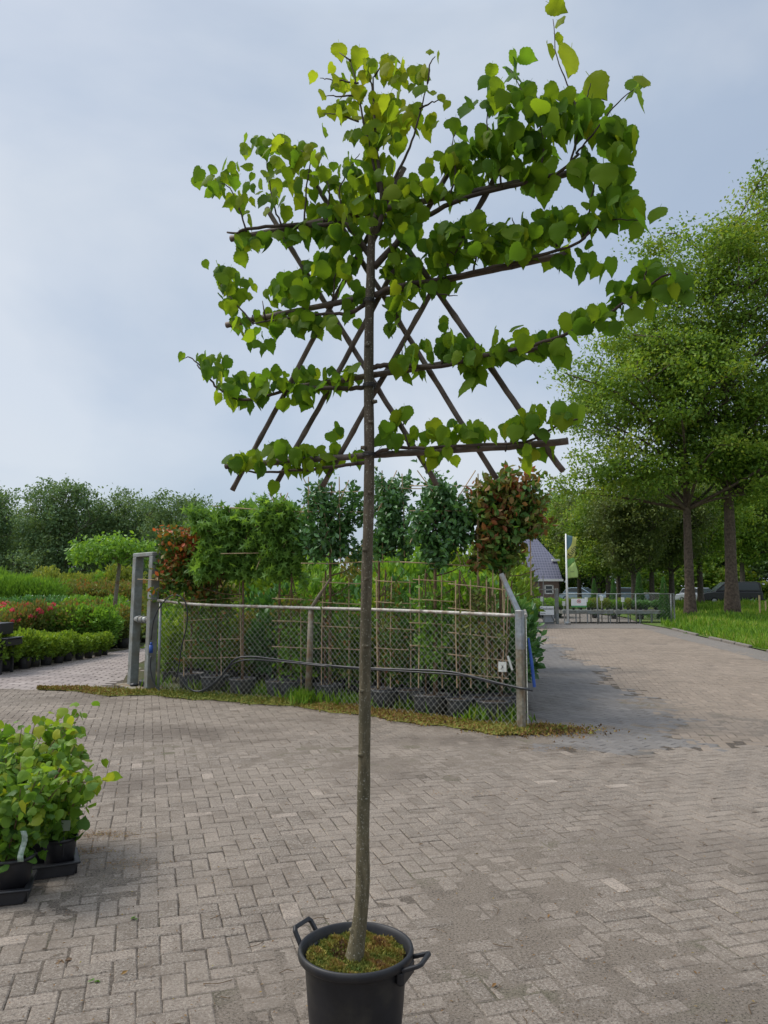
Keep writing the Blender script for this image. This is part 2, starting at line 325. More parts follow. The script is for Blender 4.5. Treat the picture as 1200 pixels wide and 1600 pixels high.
# ---------------------------------------------------------------- leaf templates
def T_lime():
    sd_ = [(.10, -.06), (.26, -.10), (.34, -.03), (.44, .03), (.45, .13), (.515, .22), (.49, .32), (.515, .42), (.455, .50), (.445, .60), (.36, .67), (.33, .76), (.22, .83), (.15, .92), (.07, .98)]
    mid = [(0, 0), (0, .2), (0, .42), (0, .64), (0, .84), (0, 1.16)]
    f = lambda x, y: (x, y, -abs(x)*.34-.20*y*y+.05+.035*math.sin(y*11)*abs(x)*2)
    k = len(sd_); V = [f(*p) for p in mid]+[f(*p) for p in sd_]+[f(-p[0], p[1]) for p in sd_]+[(.010, -.20, .10), (-.010, -.20, .10), (.012, 0, .05), (-.012, 0, .05)]
    near_ = [0, 0, 0, 1, 1, 1, 2, 2, 3, 3, 3, 4, 4, 5, 5]; F3, F4 = [], []
    for side in (0, 1):
        o = 6+side*k
        for i in range(k-1):
            a, b = near_[i], near_[i+1]
            q = [a, o+i, o+i+1] if a == b else [a, o+i, o+i+1, b]
            if side: q = q[::-1]
            (F3 if a == b else F4).append(q)
    n = 6+2*k; F4.append([n, n+2, n+3, n+1])
    return np.array(V), np.array(F4), np.array(F3)
def T_rh(wd=.30):
    V = np.array([(0, 0, 0), (wd, .42, .08), (0, 1, -.05), (-wd, .42, .08)]); return V, None, np.array([[0, 1, 2], [0, 2, 3]])
def T_oval(wd=.26):
    V = np.array([(0, 0, 0), (wd*.8, .25, .06), (wd, .6, .05), (0, 1.0, -.08), (-wd, .6, .05), (-wd*.8, .25, .06), (0, .5, -.01)])
    return V, np.array([[0, 1, 2, 6], [0, 6, 4, 5]]), np.array([[6, 2, 3], [6, 3, 4]])
def T_star():
    V = [(0, .35, .05)]; 
    for i in range(10):
        a = -math.pi/2+.63*i+.31; r = (.62 if i % 2 else .2); V.append((r*math.cos(a), .35+r*math.sin(a), -.12*r))
    V = np.array(V); return V, None, np.array([[0, 1+i, 1+(i+1) % 10] for i in range(10)])
TL, TR, TO, TS = T_lime(), T_rh(), T_oval(), T_star()
def frames(tip, rg, roll=None):
    N = len(tip); t = tip/(np.linalg.norm(tip, axis=1)[:, None]+1e-9)
    a = rg.normal(size=(N, 3)) if roll is None else roll
    x = np.cross(t, a); x /= np.linalg.norm(x, axis=1)[:, None]+1e-9; z = np.cross(x, t)
    return np.stack([x, t, z], 1)
def scatter(mb, P, tip, size, T, tone, rg, roll=None, wvar=.15):
    V, F4, F3 = T; N = len(P); B = frames(tip, rg, roll); size = np.broadcast_to(size, (N,))
    S = size[:, None]*np.stack([1+rg.uniform(-wvar, wvar, N), np.ones(N), rg.uniform(.4, 1.6, N)], 1)
    W = np.einsum('mk,nk,nkj->nmj', V, S, B)+P[:, None, :]
    n = len(V); base = mb.n+np.arange(N)[:, None, None]*n
    mb.v.append(W.reshape(-1, 3)); mb.n += N*n
    for F in (F4, F3):
        if F is None: continue
        mb.f.append((F[None]+base).reshape(-1, F.shape[1])); mb.t.append(np.repeat(tone, len(F))); mb.m.append(np.full(N*len(F), mb.mat))
def nrmz(v): return v/(np.linalg.norm(v, axis=-1, keepdims=True)+1e-9)
def smooth_line(pts, n=6):
    P = np.asarray(pts, float)
    if len(P) < 3: return P
    Q = [P[0]]
    E = np.concatenate([[2*P[0]-P[1]], P, [2*P[-1]-P[-2]]])
    for i in range(1, len(E)-2):
        for k in range(1, n+1):
            t = k/n; a, b, c, d = E[i-1:i+3]
            Q.append(.5*((2*b)+(-a+c)*t+(2*a-5*b+4*c-d)*t*t+(-a+3*b-3*c+d)*t**3))
    return np.array(Q)

# ================================================================ THE SETTING
ground = MB(); ground.poly([(-900, -200, -.02), (900, -200, -.02), (900, 1500, -.02), (-900, 1500, -.02)])
tag(ground.build('ground', M['earth']), kind='structure')
js = MB(); js.poly([(-14, -3, -.006), (16, -3, -.006), (20, 34, -.006), (-9, 34, -.006), (-14, 20, -.006)])
tag(js.build('paving_bed', M['joint']), kind='structure')

def vnoise(x, y, sc, seed):
    rg_ = np.random.default_rng(seed); T = rg_.random((256, 256)); x, y = x*sc+37.3, y*sc+91.7; xi, yi = np.floor(x).astype(int), np.floor(y).astype(int); fx, fy = x-xi, y-yi
    fx, fy = fx*fx*(3-2*fx), fy*fy*(3-2*fy); g = lambda a, b: T[a % 256, b % 256]
    return (g(xi, yi)*(1-fx)+g(xi+1, yi)*fx)*(1-fy)+(g(xi, yi+1)*(1-fx)+g(xi+1, yi+1)*fx)*fy
def fbm(x, y, sc, seed, o=5): return sum(vnoise(x, y, sc*2**k, seed+k)*.5**k for k in range(o))/sum(.5**k for k in range(o))
sx_, sy_ = np.meshgrid(np.arange(-6, 7, .032), np.arange(2.0, 11.5, .032)); nx_, ny_ = sx_.shape[1], sx_.shape[0]
hz_ = -.0045+.030*np.clip(fbm(sx_, sy_, .7, 5)-.50, -.1, .12)+.0080*(fbm(sx_, sy_, 9, 15, 4)-.5); hz_ = np.minimum(hz_, .0011)
sm_ = MB(); ii = (np.arange(ny_-1)[:, None]*nx_+np.arange(nx_-1)[None]).ravel(); sm_.add(np.stack([sx_.ravel(), sy_.ravel(), hz_.ravel()], 1), np.stack([ii, ii+1, ii+nx_+1, ii+nx_], 1))
tag(sm_.build('joint_sand', M['joint'], None, True), kind='structure')
# fence line (ground): corner, middle post, left end
FA, FB, FC = gnd(815, 1143), gnd(481, 1100), gnd(247, 1083)
def fence_y(X):      # depth of fence line at X
    return float(np.interp(X, [FC[0], FB[0], FA[0]], [FC[1], FB[1], FA[1]]))
def fence_at_px(px, off=0.0):
    k = (px-600)/1200
    Y = 10.0
    for _ in range(30): Y = .5*Y+.5*(fence_y(k*Y*1.0)+off)
    return Y
BL0, BL1 = np.array([3.45, 7.9]), np.array([5.6, 30.])
def region(x, y):    # 0 yard herringbone, 1 blue-grey lane, 2 brown yard beyond, 3 pale passage behind the gate, -1 none
    side = .178*y+.02
    if x < side and y > fence_y(x)+.02 and x > -4.6: return -1
    if x <= -4.6 or (x < -3.6 and y > fence_y(x)):
        if y > 12.4+(x+3.66)*-.06: return 3 if x > -7.75-(y-15)*-.09 and y < 40 else (-1 if y > 13.5 and x < -7.0 else 3)
        return 0
    if y < 8.0+.15*math.sin(x*2.1)+.10*math.sin(x*7)+random.uniform(-.10, .10) or x < side: return 0
    bx = BL0[0]+(y-BL0[1])*(BL1[0]-BL0[0])/(BL1[1]-BL0[1])+.20*math.sin(y*1.3)+.12*math.sin(y*4.1)+random.uniform(-.22, .22)
    return 1 if x < bx else 2
LAWN = [gnd(1042, 982), gnd(1062, 987), gnd(1090, 994), gnd(1130, 1003), gnd(1200, 1019), gnd(1290, 1040)]
def lawn_edge_x(y): 
    ys = [p[1] for p in LAWN][::-1]; xs = [p[0] for p in LAWN][::-1]
    return float(np.interp(y, ys, xs))
bricks = {0: MB(), 1: MB(), 2: MB(), 3: MB()}
def lay(reg_ok, ang, bond, x0, x1, y0, y1, Lb, W, rg):
    ca, sa = math.cos(ang), math.sin(ang); acc = {k: ([], []) for k in reg_ok}
    ni = int((max(abs(x0), abs(x1), y1)*1.6)/W)
    for j in range(-ni, ni):
        for i in range(-ni, ni):
            if bond == 'h':
                k = (i-j) % 4
                if k == 0: cx, cy, lx, ly = (i+1)*W, (j+.5)*W, 2*W, W
                elif k == 3: cx, cy, lx, ly = (i+.5)*W, (j+1)*W, W, 2*W
                else: continue
            else:
                cx, cy, lx, ly = (i+(.5 if j % 2 else 0))*Lb, j*W, Lb, W
            X = ca*cx-sa*cy; Y = sa*cx+ca*cy
            if not (x0 < X < x1 and y0 < Y < y1) or abs(X) > .52*Y+1.6: continue
            r = region(X, Y)
            if r not in acc: continue
            if Y > 15 and X > lawn_edge_x(Y)-.1 : continue
            acc[r][0].append((X, Y, lx, ly))
    for r, (L_, _) in acc.items():
        if not L_: continue
        A = np.array(L_); N = len(A); g = (.0012+rg.uniform(0, .0022, N))*(1.3 if 1 in reg_ok else (4 if 3 in reg_ok else 1)); ch = .006
        ax = np.array([ca, sa, 0]); ay = np.array([-sa, ca, 0])
        th = rg.normal(0, .016, N); dz = rg.normal(0, .0011, N)+.0015*np.sin(A[:, 0]*3)*np.cos(A[:, 1]*2.3); tx, ty = rg.normal(0, .006, (2, N)); jx, jy = rg.normal(0, .0016, (2, N))
        V = np.zeros((N, 8, 3))
        for q, (sx, sy) in enumerate(((-1, -1), (1, -1), (1, 1), (-1, 1))):
            for lev in (0, 1):
                hx = (A[:, 2]/2-g-(ch if lev else 0))*sx; hy = (A[:, 3]/2-g-(ch if lev else 0))*sy
                hx2 = hx*np.cos(th)-hy*np.sin(th)+jx; hy2 = hx*np.sin(th)+hy*np.cos(th)+jy
                z = dz+tx*hx+ty*hy-(.0 if lev else .0045)
                V[:, lev*4+q, 0] = A[:, 0]+hx2*ca-hy2*sa; V[:, lev*4+q, 1] = A[:, 1]+hx2*sa+hy2*ca; V[:, lev*4+q, 2] = z
        low = V[:, :4].copy(); low[:, :, 2] = -.012
        V = np.concatenate([V, low], 1)
        F = [[4, 5, 6, 7]]+[[q, (q+1) % 4, 4+(q+1) % 4, 4+q] for q in range(4)]+[[8+q, 8+(q+1) % 4, (q+1) % 4, q] for q in range(4)]
        F = (np.array(F)[None]+np.arange(N)[:, None, None]*12).reshape(-1, 4)
        tone = np.clip(rg.beta(2.2, 2.2, N)*.9, 0, .92); tone[rg.random(N) < .010] = 1.0
        bricks[r].add(V.reshape(-1, 3), F, np.repeat(tone, 9))
rg1 = np.random.default_rng(3)
lay({0}, R(17), 'h', -9, 10, 1.2, 14, .2, .099, rg1)
lay({2}, R(-12), 'h', 2, 15, 7, 30, .2, .1, rg1)
lay({1}, R(-52), 's', 0, 9, 7.5, 31, .21, .105, rg1)
lay({3}, R(6), 's', -12, -1, 12, 22, .30, .15, rg1)
for k, nm in ((0, 'paver'), (1, 'paver_blue'), (2, 'paver_brown'), (3, 'paver_pale')):
    tag(bricks[k].build({0: 'yard_paving', 1: 'lane_paving', 2: 'road_paving', 3: 'passage_paving'}[k], M[nm]), kind='structure')
# enclosure bed, lawn, gravel edge, sand path
eb = MB(); eb.poly([(FC[0]-.7, FC[1]+.25, .003), (FB[0], FB[1]-.1, .003), (FA[0]-.02, FA[1]-.05, .003), (3.9, 22, .003), (3.9, 30, .003), (-6.2, 30, .003), (-5.2, 16, .003)])
tag(eb.build('nursery_bed', M['earth']), kind='structure')
lb = MB(); lb.poly([(-8.1, 12.5, .003), (-7.25, 15.6, .003), (-6.9, 18.9, .003), (-6.4, 21.5, .003), (-6.2, 60, .003), (-60, 60, .003), (-60, 12.5, .003)])
tag(lb.build('plant_bed', M['earth']), kind='structure')
lw = MB(); edge = [tuple(p[:2]) for p in LAWN]
pts = [(x, y, .03) for x, y in edge]+[(60, 8, .03), (90, 160, .03), (14, 160, .03), (12.5, 40, .03), (LAWN[0][0]+.1, 33, .03)]
lw.poly(pts); tag(lw.build('lawn', M['lawn']), kind='structure')
gv = MB(); E = np.array([p[:2] for p in LAWN]); 
for a, b in zip(E[:-1], E[1:]):
    d = (b-a)/np.linalg.norm(b-a); n = np.array([d[1], -d[0]]); n = n if n[0] < 0 else -n
    gv.poly([(*a, .005), (*b, .005), (*(b+n*.9), .001), (*(a+n*.9), .001)])
tag(gv.build('road_verge', M['gravel']), kind='structure')
kb = MB(); 
for a, b in zip(E[:-1], E[1:]):
    Ln = np.linalg.norm(b-a); n = max(1, int(Ln/1.0)); ang = math.atan2(*(b-a)[::-1])
    for i in range(n):
        if random.random() < .25: continue
        c = a+(b-a)*(i+.5)/n; kb.bbox((*c, .02), (Ln/n*.9, .12, .12), .02, ang, random.random())
tag(kb.build('kerb', M['gravel']), kind='structure')
pa = MB(); q = [gnd(1040, 961), gnd(1070, 964), gnd(1110, 968), gnd(1150, 972), gnd(1150, 969), gnd(1110, 965.5), gnd(1070, 961.5), gnd(1040, 959)]
pa.poly([(p[0], p[1], .04) for p in q]); tag(pa.build('path', M['sandpath']), kind='structure')
fg = MB(); fg.poly([(2, 30, .006), (12.2, 30, .006), (12.4, 75, .006), (2, 75, .006)]); tag(fg.build('gravel_yard', M['gravel']), kind='structure')

# ================================================================ TREES
def tree_meshes(seed, H, tr, ells, nclump, per, lsize, clump_r, first=.3, nlimb=12, lean=(0, 0), flat=.33, twigr=.02):
    rg = np.random.default_rng(seed)
    cr_, tk = MB(), MB()
    top = max(e[2] for e in ells)
    hs = np.linspace(0, top, 10); wob = np.cumsum(rg.normal(0, .012*H/10, (10, 2)), 0)*.6
    TP = np.stack([wob[:, 0]+lean[0]*hs/H-wob[0, 0], wob[:, 1]+lean[1]*hs/H-wob[0, 1], hs], 1)
    rad = tr*(1-hs/top*.82); rad[0] *= 1.35
    TPs = smooth_line(TP, 3); rr = np.interp(np.linspace(0, 1, len(TPs)), np.linspace(0, 1, 10), rad); rr[1] *= 1.02
    rr = rr*(1+rg.normal(0, .02, len(rr)))
    tk.tube(TPs, rr, 12)
    vol = np.array([e[3]*e[4]*e[5] for e in ells]); pick = rg.choice(len(ells), nclump, p=vol/vol.sum())
    D = nrmz(rg.normal(size=(nclump, 3))); rad_ = rg.random(nclump)**(1/2.6)
    Ec = np.array([e[:3] for e in ells])[pick]; Er = np.array([e[3:] for e in ells])[pick]
    CC = Ec+D*Er*rad_[:, None]*(1+.18*np.sin(D[:, :1]*7+seed)*np.cos(D[:, 2:]*6))
    # limbs
    idx = [int(rg.integers(nclump))]
    dmin = np.full(nclump, 1e9)
    for _ in range(nlimb-1):
        dmin = np.minimum(dmin, np.linalg.norm(CC-CC[idx[-1]], axis=1)); idx.append(int(np.argmax(dmin*rg.uniform(.7, 1, nclump))))
    LP = []
    for i in idx:
        tgt = CC[i]; hz = np.clip(tgt[2]-np.linalg.norm(tgt[:2]-TP[5, :2])*rg.uniform(.5, .9), first*H, top*.93)
        b = np.array([np.interp(hz, TPs[:, 2], TPs[:, 0]), np.interp(hz, TPs[:, 2], TPs[:, 1]), hz]); r0 = np.interp(hz, TPs[:, 2], rr)*.55
        mid = b*.5+tgt*.5+np.array([0, 0, .07*np.linalg.norm(tgt-b)])+rg.normal(0, .05*np.linalg.norm(tgt-b), 3)
        ln = smooth_line([b, mid, tgt], 6); tk.tube(ln, np.linspace(r0, twigr*1.3, len(ln)), 6, False); LP.append(ln)
    LPp = np.concatenate(LP+[TPs[TPs[:, 2] > first*H]])
    for i in range(0, nclump, 2):
        dd = np.linalg.norm(LPp-CC[i], axis=1)+(LPp[:, 2] > CC[i, 2])*1.5; b = LPp[int(np.argmin(dd))]
        m_ = (b+CC[i])/2+rg.normal(0, .08*np.linalg.norm(CC[i]-b)+.02, 3)
        tk.tube([b, m_, CC[i]], [twigr*1.6, twigr, twigr*.5], 4, False)
    cs = rg.uniform(.6, 1.3, nclump)*clump_r
    N = nclump*per; ci = np.repeat(np.arange(nclump), per)
    off = rg.normal(size=(N, 3))*np.array([.5, .5, flat])*cs[ci][:, None]
    P = CC[ci]+off
    tip = rg.normal(size=(N, 3))+np.array([0, 0, -.35]); roll = rg.normal(size=(N, 3))*.55+np.array([0, 0, 1])
    tone = np.clip(rg.normal(.5, .14, nclump)[ci]+rg.normal(0, .17, N), 0, 1)
    scatter(cr_, P, tip, lsize*rg.uniform(.7, 1.3, N), TR, tone, rg, roll)
    return tk, cr_
def make_tree(name, label, loc, leaf, bark, group=None, **k):
    t = empty(name, loc); tk, c = tree_meshes(**k)
    tk.build('trunk', bark, t, True); c.build('crown', leaf, t)
    return tag(t, label, 'tree', group)

# two big trees on the lawn
o1 = gnd(1079, 968); o2 = gnd(1145, 968)
make_tree('broadleaf_tree', 'big tree with thick bare trunk on the lawn edge, the nearest beside the far fence', (o1[0], o1[1], 0), M['oak'], M['bark'],
    seed=11, H=13.5, tr=.26, ells=[(-1.5, 0, 11.2, 4.6, 4.4, 3.2), (-4.0, -.5, 7.4, 2.6, 2.6, 1.7), (1.8, 0, 8.6, 3.4, 4.0, 3.2), (-1.6, -.8, 7.2, 3.2, 2.6, 1.2), (-1.0, .6, 13.6, 3.4, 2.8, 1.7)], nclump=390, per=125, lsize=.19, clump_r=1.0, first=.40, nlimb=34, flat=.24)
make_tree('broadleaf_tree', 'big tree with thick trunk and low fork, its crown cut off by the right edge', (o2[0], o2[1], 0), M['oak'], M['bark'],
    seed=23, H=25, tr=.31, ells=[(-.2, 0, 17.0, 4.0, 4.0, 3.6), (2.8, 0, 11.0, 4.6, 4.2, 4.6), (-1.8, 0, 13.0, 3.4, 3.2, 2.0), (3.4, 0, 19.6, 4.0, 3, 3.6), (1, -1, 7.8, 3.8, 2, 1.2)], nclump=560, per=125, lsize=.19, clump_r=1.05, first=.24, nlimb=40, flat=.25)
# further ones in the row behind the fence
protoA = make_tree('broadleaf_tree', 'slim tree behind the far fence', (0, 0, 0), M['oak'], M['barkfar'],
    seed=31, H=11, tr=.26, ells=[(0, 0, 7.6, 3.4, 3.4, 3.2), (.6, 0, 4.6, 2.6, 2.6, 1.4)], nclump=420, per=55, lsize=.24, clump_r=.75, first=.28, nlimb=12)
protoB = make_tree('broadleaf_tree', 'slim tree behind the far fence', (0, 0, 0), M['far2'], M['barkfar'],
    seed=32, H=12, tr=.28, ells=[(0, 0, 8.2, 3.6, 3.6, 3.4), (-.8, 0, 5.0, 2.6, 2.6, 1.5)], nclump=420, per=55, lsize=.24, clump_r=.75, first=.26, nlimb=12)
protoC = make_tree('background_tree', 'tree', (0, 0, 0), M['far'], M['barkfar'],
    seed=33, H=11, tr=.24, ells=[(0, 0, 7.2, 3.6, 3.6, 3.4), (-1.6, 0, 4.2, 2.6, 3, 1.8), (1.8, 0, 3.4, 2.6, 3, 1.6)], nclump=330, per=46, lsize=.27, clump_r=.85, first=.14, nlimb=14)
protoD = make_tree('background_tree', 'tree', (0, 0, 0), M['far'], M['barkfar'],
    seed=34, H=12, tr=.22, ells=[(0, 0, 9.0, 3.6, 3.6, 2.6), (.8, 0, 5.4, 3.0, 3.2, 1.8), (-1.2, 0, 3.2, 3.0, 3, 1.5)], nclump=300, per=44, lsize=.27, clump_r=.85, first=.16, nlimb=14)
ORD = ['first', 'second', 'third', 'fourth', 'fifth', 'sixth', 'seventh', 'eighth', 'ninth', 'tenth', 'eleventh', 'twelfth', 'thirteenth', 'fourteenth', 'fifteenth', 'sixteenth']
def put(proto, px, Y, top_py, label, group=None, used=set(), rz=None, wide=1.0):
    H = {id(protoA): 11.0, id(protoB): 11.8, id(protoC): 10.6, id(protoD): 11.8}[id(proto)]
    p = at(px, 905, Y); z = at(px, top_py, Y)[2]; s = z/H
    rz = random.uniform(0, 6.28) if rz is None else rz
    if id(proto) not in used:
        used.add(id(proto)); proto.location = (p[0], Y, 0); proto.scale = (s*wide, s*wide, s); proto.rotation_euler = (0, 0, rz); proto['label'] = label
        if group: proto['group'] = group
        return proto
    return dup(proto, (p[0], Y, 0), rz, (s*wide, s*wide, s), label, group)
g = 'trees in the row behind the far fence'; lab = 'slim dark trunked tree in the row behind the far fence and tables'
for i_, (px, Y, ty, pr) in enumerate(sorted(((950, 50, 760, protoA), (928, 58, 765, protoB), (905, 62, 770, protoA), (990, 46, 738, protoB), (1018, 56, 745, protoA), (1049, 50, 735, protoB), (1094, 60, 720, protoA), (966, 66, 770, protoB), (1160, 78, 735, protoA)), key=lambda q: q[0])):
    put(pr, px, Y, ty, 'slim dark trunked tree behind the far tables, '+ORD[i_]+' from the left in its row' if px < 1060 else ('slender tree standing between the two big trunks on the lawn' if px < 1100 else 'pale green tree behind the lawn at the right edge'), g if px < 1060 else None)
g = 'background trees behind the tiled roof house'
for px, Y, ty in ((845, 80, 768), (872, 84, 775), (895, 90, 772), (812, 88, 790), (935, 86, 770)):
    put(protoC, px, Y, ty, 'tall green tree behind the tiled roof house, '+ORD[[812, 845, 872, 895, 935].index(px)]+' from the left', g)
g = 'bushy trees beyond the lawn'
for px, Y, ty in ((985, 95, 800), (1040, 96, 790), (1085, 92, 790), (1130, 98, 778), (1178, 94, 770), (1225, 90, 740), (1110, 100, 815), (1270, 80, 700)):
    put(protoD if px % 2 else protoC, px, Y, ty, 'bushy tree in the green wall beyond the lawn, '+ORD[sorted((985, 1040, 1085, 1130, 1178, 1225, 1110, 1270)).index(px)]+' from the left', g, wide=1.25)
g = 'trees along the left skyline'
LT = [(-35, 72, 752, protoC), (40, 84, 790, protoD), (90, 70, 747, protoC), (140, 86, 782, protoD), (190, 72, 762, protoD), (232, 88, 786, protoC), (277, 68, 768, protoC), (330, 84, 800, protoD), (375, 84, 792, protoC), (425, 82, 804, protoD), (470, 90, 812, protoC), (5, 92, 806, protoC), (165, 96, 806, protoC), (62, 98, 815, protoD), (300, 98, 812, protoD)]
spec = {-35: 'partly cut off tree at the left edge of the skyline', 90: 'tallest rounded tree of the left skyline', 190: 'broad tree of the left skyline with sky gaps below its crown', 277: 'olive green rounded tree of the left skyline above the gate posts'}
LT.sort(key=lambda q: q[0])
for i_, (px, Y, ty, pr) in enumerate(LT):
    put(pr, px, Y, ty, spec.get(px, 'dark tree in the left skyline, '+ORD[i_]+' counted from the left edge'), 'trees along the left skyline', wide=.95 if Y < 80 else 1.1)
hg = MB(); rg = np.random.default_rng(77); n = 26000; X_ = rg.uniform(-75, 0, n); hh = 4.2+1.2*np.sin(X_*.35)+.8*np.sin(X_*.9+1); P = np.stack([X_, 99+rg.normal(0, 1.2, n), rg.random(n)*hh], 1)
scatter(hg, P, rg.normal(size=(n, 3)), .6*rg.uniform(.6, 1.3, n), TR, np.clip(rg.normal(.45, .25, n), 0, 1), rg); tag(hg.build('undergrowth', M['far']), 'dark undergrowth closing the view under the left skyline trees', 'undergrowth', kind='stuff')
hg = MB(); n = 34000; X_ = rg.uniform(8, 75, n); hh = 3.6+1.2*np.sin(X_*.4)+.8*np.sin(X_*1.1+1); P = np.stack([X_, 88+rg.normal(0, 1.3, n), rg.random(n)*hh], 1)
scatter(hg, P, rg.normal(size=(n, 3)), .5*rg.uniform(.6, 1.3, n), TR, np.clip(rg.normal(.45, .25, n), 0, 1), rg); tag(hg.build('undergrowth', M['oak']), 'green undergrowth closing the view beyond the lawn and parked cars', 'undergrowth', kind='stuff')

# ================================================================ HOUSE, BARN
def roofmat(name, c1, c2, mortar, sc):
    m = mat(name); t = nd(m, 'ShaderNodeTexCoord'); b = nd(m, 'ShaderNodeTexBrick'); b.offset = 0.0
    b.inputs['Color1'].default_value = (*c1, 1); b.inputs['Color2'].default_value = (*c2, 1); b.inputs['Mortar'].default_value = (*mortar, 1)
    b.inputs['Scale'].default_value = sc; b.inputs['Mortar Size'].default_value = .035; b.inputs['Brick Width'].default_value = .3; b.inputs['Row Height'].default_value = .3
    mp_ = nd(m, 'ShaderNodeMapping'); mp_.inputs['Rotation'].default_value = (R(90), 0, 0); lk(m, t.outputs['Object'], mp_.inputs[0]); lk(m, mp_.outputs[0], b.inputs[0])
    n = noise(m, 1.5); col = mixc(m, ramp(m, n, [(.4, (0, 0, 0)), (.7, (.4, .4, .4))]), b.outputs['Color'], c2)
    return fin(m, col, .35, 0, bump(m, b.outputs['Fac'], -.8, .05), .5)
M['tiles'] = roofmat('dark_blue_roof_tiles', (.035, .034, .060), (.055, .053, .09), (.13, .125, .17), 1.7)
M['brickwall'] = roofmat('brick_wall', (.13, .07, .055), (.17, .09, .07), (.17, .14, .12), 3.0)
M['barnroof'] = speck('brown_barn_roof', (.05, .038, .034), (.08, .062, .056), 6, .9, bs=.4, bd=.05)
M['timber'] = speck('dark_boards', (.035, .03, .028), (.06, .05, .045), 5, .8)
hY = 50.0
hb = at(840, 900, hY); h = empty('brick_house', (hb[0], hY, 0))
def hp(px, py, Y): p = at(px, py, Y); return (p[0]-hb[0], p[1]-hY, p[2])
wl = MB(); xl, xr = hp(735, 910, hY)[0], hp(873, 910, hY)[0]; ez = hp(870, 908, hY)[2]
wl.box(((xl+xr)/2, 4.0, ez/2), (xr-xl, 8.0, ez)); wl.build('wall', M['brickwall'], h)
rf = MB(); e0, e1 = hp(725, 906, hY-.3), hp(879, 906, hY-.3); k1 = hp(870, 876, hY+1.3); r1 = hp(838, 841, hY+3.6); r0 = hp(770, 841, hY+3.6); k0 = hp(735, 876, hY+1.3)
bk = lambda p, Y: (p[0], Y, p[2])
V = [e0, e1, k1, r1, r0, k0, bk(e0, 8.3), bk(e1, 8.3), bk(k1, 6.5), bk(r1, 4.4), bk(r0, 4.4), bk(k0, 6.5)]
rf.add(V, [[0, 1, 2, 5], [5, 2, 3, 4], [1, 7, 8, 2], [2, 8, 9, 3], [7, 6, 11, 8], [8, 11, 10, 9], [6, 0, 5, 11], [11, 5, 4, 10], [3, 9, 10, 4], [0, 6, 7, 1]])
rfo = rf.build('roof', M['tiles'], h)
tr_ = MB(); tr_.box(((e0[0]+e1[0])/2, -.42, e0[2]-.02), (e1[0]-e0[0], .16, .14)); tr_.build('gutter', M['white'], h)
tr_ = MB(); tr_.box((k1[0]-.1, k1[1]-.15, k1[2]+.03), (.5, .16, .14)); tr_.build('verge_board', M['white'], h)
wx, wz = hp(857.5, 921, hY)[0], hp(857.5, 921, hY)[2]
wf = MB(); 
for dx, dz, sx, sz in ((-.25, 0, .07, .56), (.25, 0, .07, .56), (0, .26, .5, .07), (0, -.26, .5, .07), (0, -.02, .5, .05)): wf.box((wx+dx, -.04, wz+dz), (sx, .08, sz))
wo = wf.build('window', M['white'], h); gl = MB(); gl.box((wx, -.012, wz), (.44, .02, .46)); gl.build('pane', M['glass'], wo)
pp = MB(); pp.tube([(hp(841, 920, hY)[0], -.1, .0), (hp(841, 920, hY)[0], -.1, ez)], .04, 8); pp.build('drainpipe', M['galv'], h)
tag(h, 'brick house with dark blue tiled roof and white gutter behind the gate', 'house')
bY = 30.0; bb = at(690, 900, bY); bn = empty('barn', (bb[0], bY, 0))
def bp(px, py, Y): p = at(px, py, Y); return [p[0]-bb[0], p[1]-bY, p[2]]
rb = MB(); a0, a1, a2, a3 = bp(575, 912, bY), bp(815, 912, bY), bp(800, 872, bY+3), bp(603, 872, bY+3)
V = [a0, a1, a2, a3, [a0[0], 6, a0[2]], [a1[0], 6, a1[2]]]
rb.add(V, [[0, 1, 2, 3], [5, 4, 3, 2]]); rb.f.append(np.array([[4, 0, 3], [1, 5, 2]])); rb.t.append(np.full(2, .5)); rb.m.append(np.zeros(2, int))
rb.build('roof', M['barnroof'], bn); wb = MB(); wb.box((0, 3, a0[2]/2-.02), (a1[0]-a0[0]-.6, 5.4, a0[2]-.04)); wb.build('wall', M['timber'], bn)
tag(bn, 'low barn with a brown grey roof behind the staked trees', 'barn')

# ================================================================ FAR FENCE, GATE, SIGNS, FLAG, TABLES
def text_mesh(s, name, size, m, parent, loc, rot, shear=0.0):
    cu = bpy.data.curves.new(name, 'FONT'); cu.body = s; cu.size = size; cu.align_x = 'CENTER'; cu.align_y = 'CENTER'; cu.extrude = .002; cu.shear = shear
    t = bpy.data.objects.new(name, cu); C.objects.link(t); bpy.context.view_layer.update()
    me = bpy.data.meshes.new_from_object(t.evaluated_get(bpy.context.evaluated_depsgraph_get())); bpy.data.objects.remove(t)
    me.materials.clear(); me.materials.append(m); o = bpy.data.objects.new(name, me); C.objects.link(o); o.parent = parent; o.location = loc; o.rotation_euler = rot; return o
fY = gnd(950, 975)[1]
def fp(px, py, Y=None): return at(px, py, Y or fY)
x_ = lambda px: fp(px, 930)[0]
ff = empty('mesh_fence', (x_(960), fY, 0)); ht = fp(960, 928)[2]
for px in (933, 963, 993, 1048):
    m_ = MB(); m_.tube([(x_(px)-x_(960), 0, 0), (x_(px)-x_(960), 0, ht)], .03, 8); m_.build('post', M['gate'], ff, True)
m_ = MB(); m_.tube([(x_(870)-x_(960), 0, ht), (x_(1053)-x_(960), 0, ht)], .022, 8); m_.build('top_rail', M['gate'], ff, True)
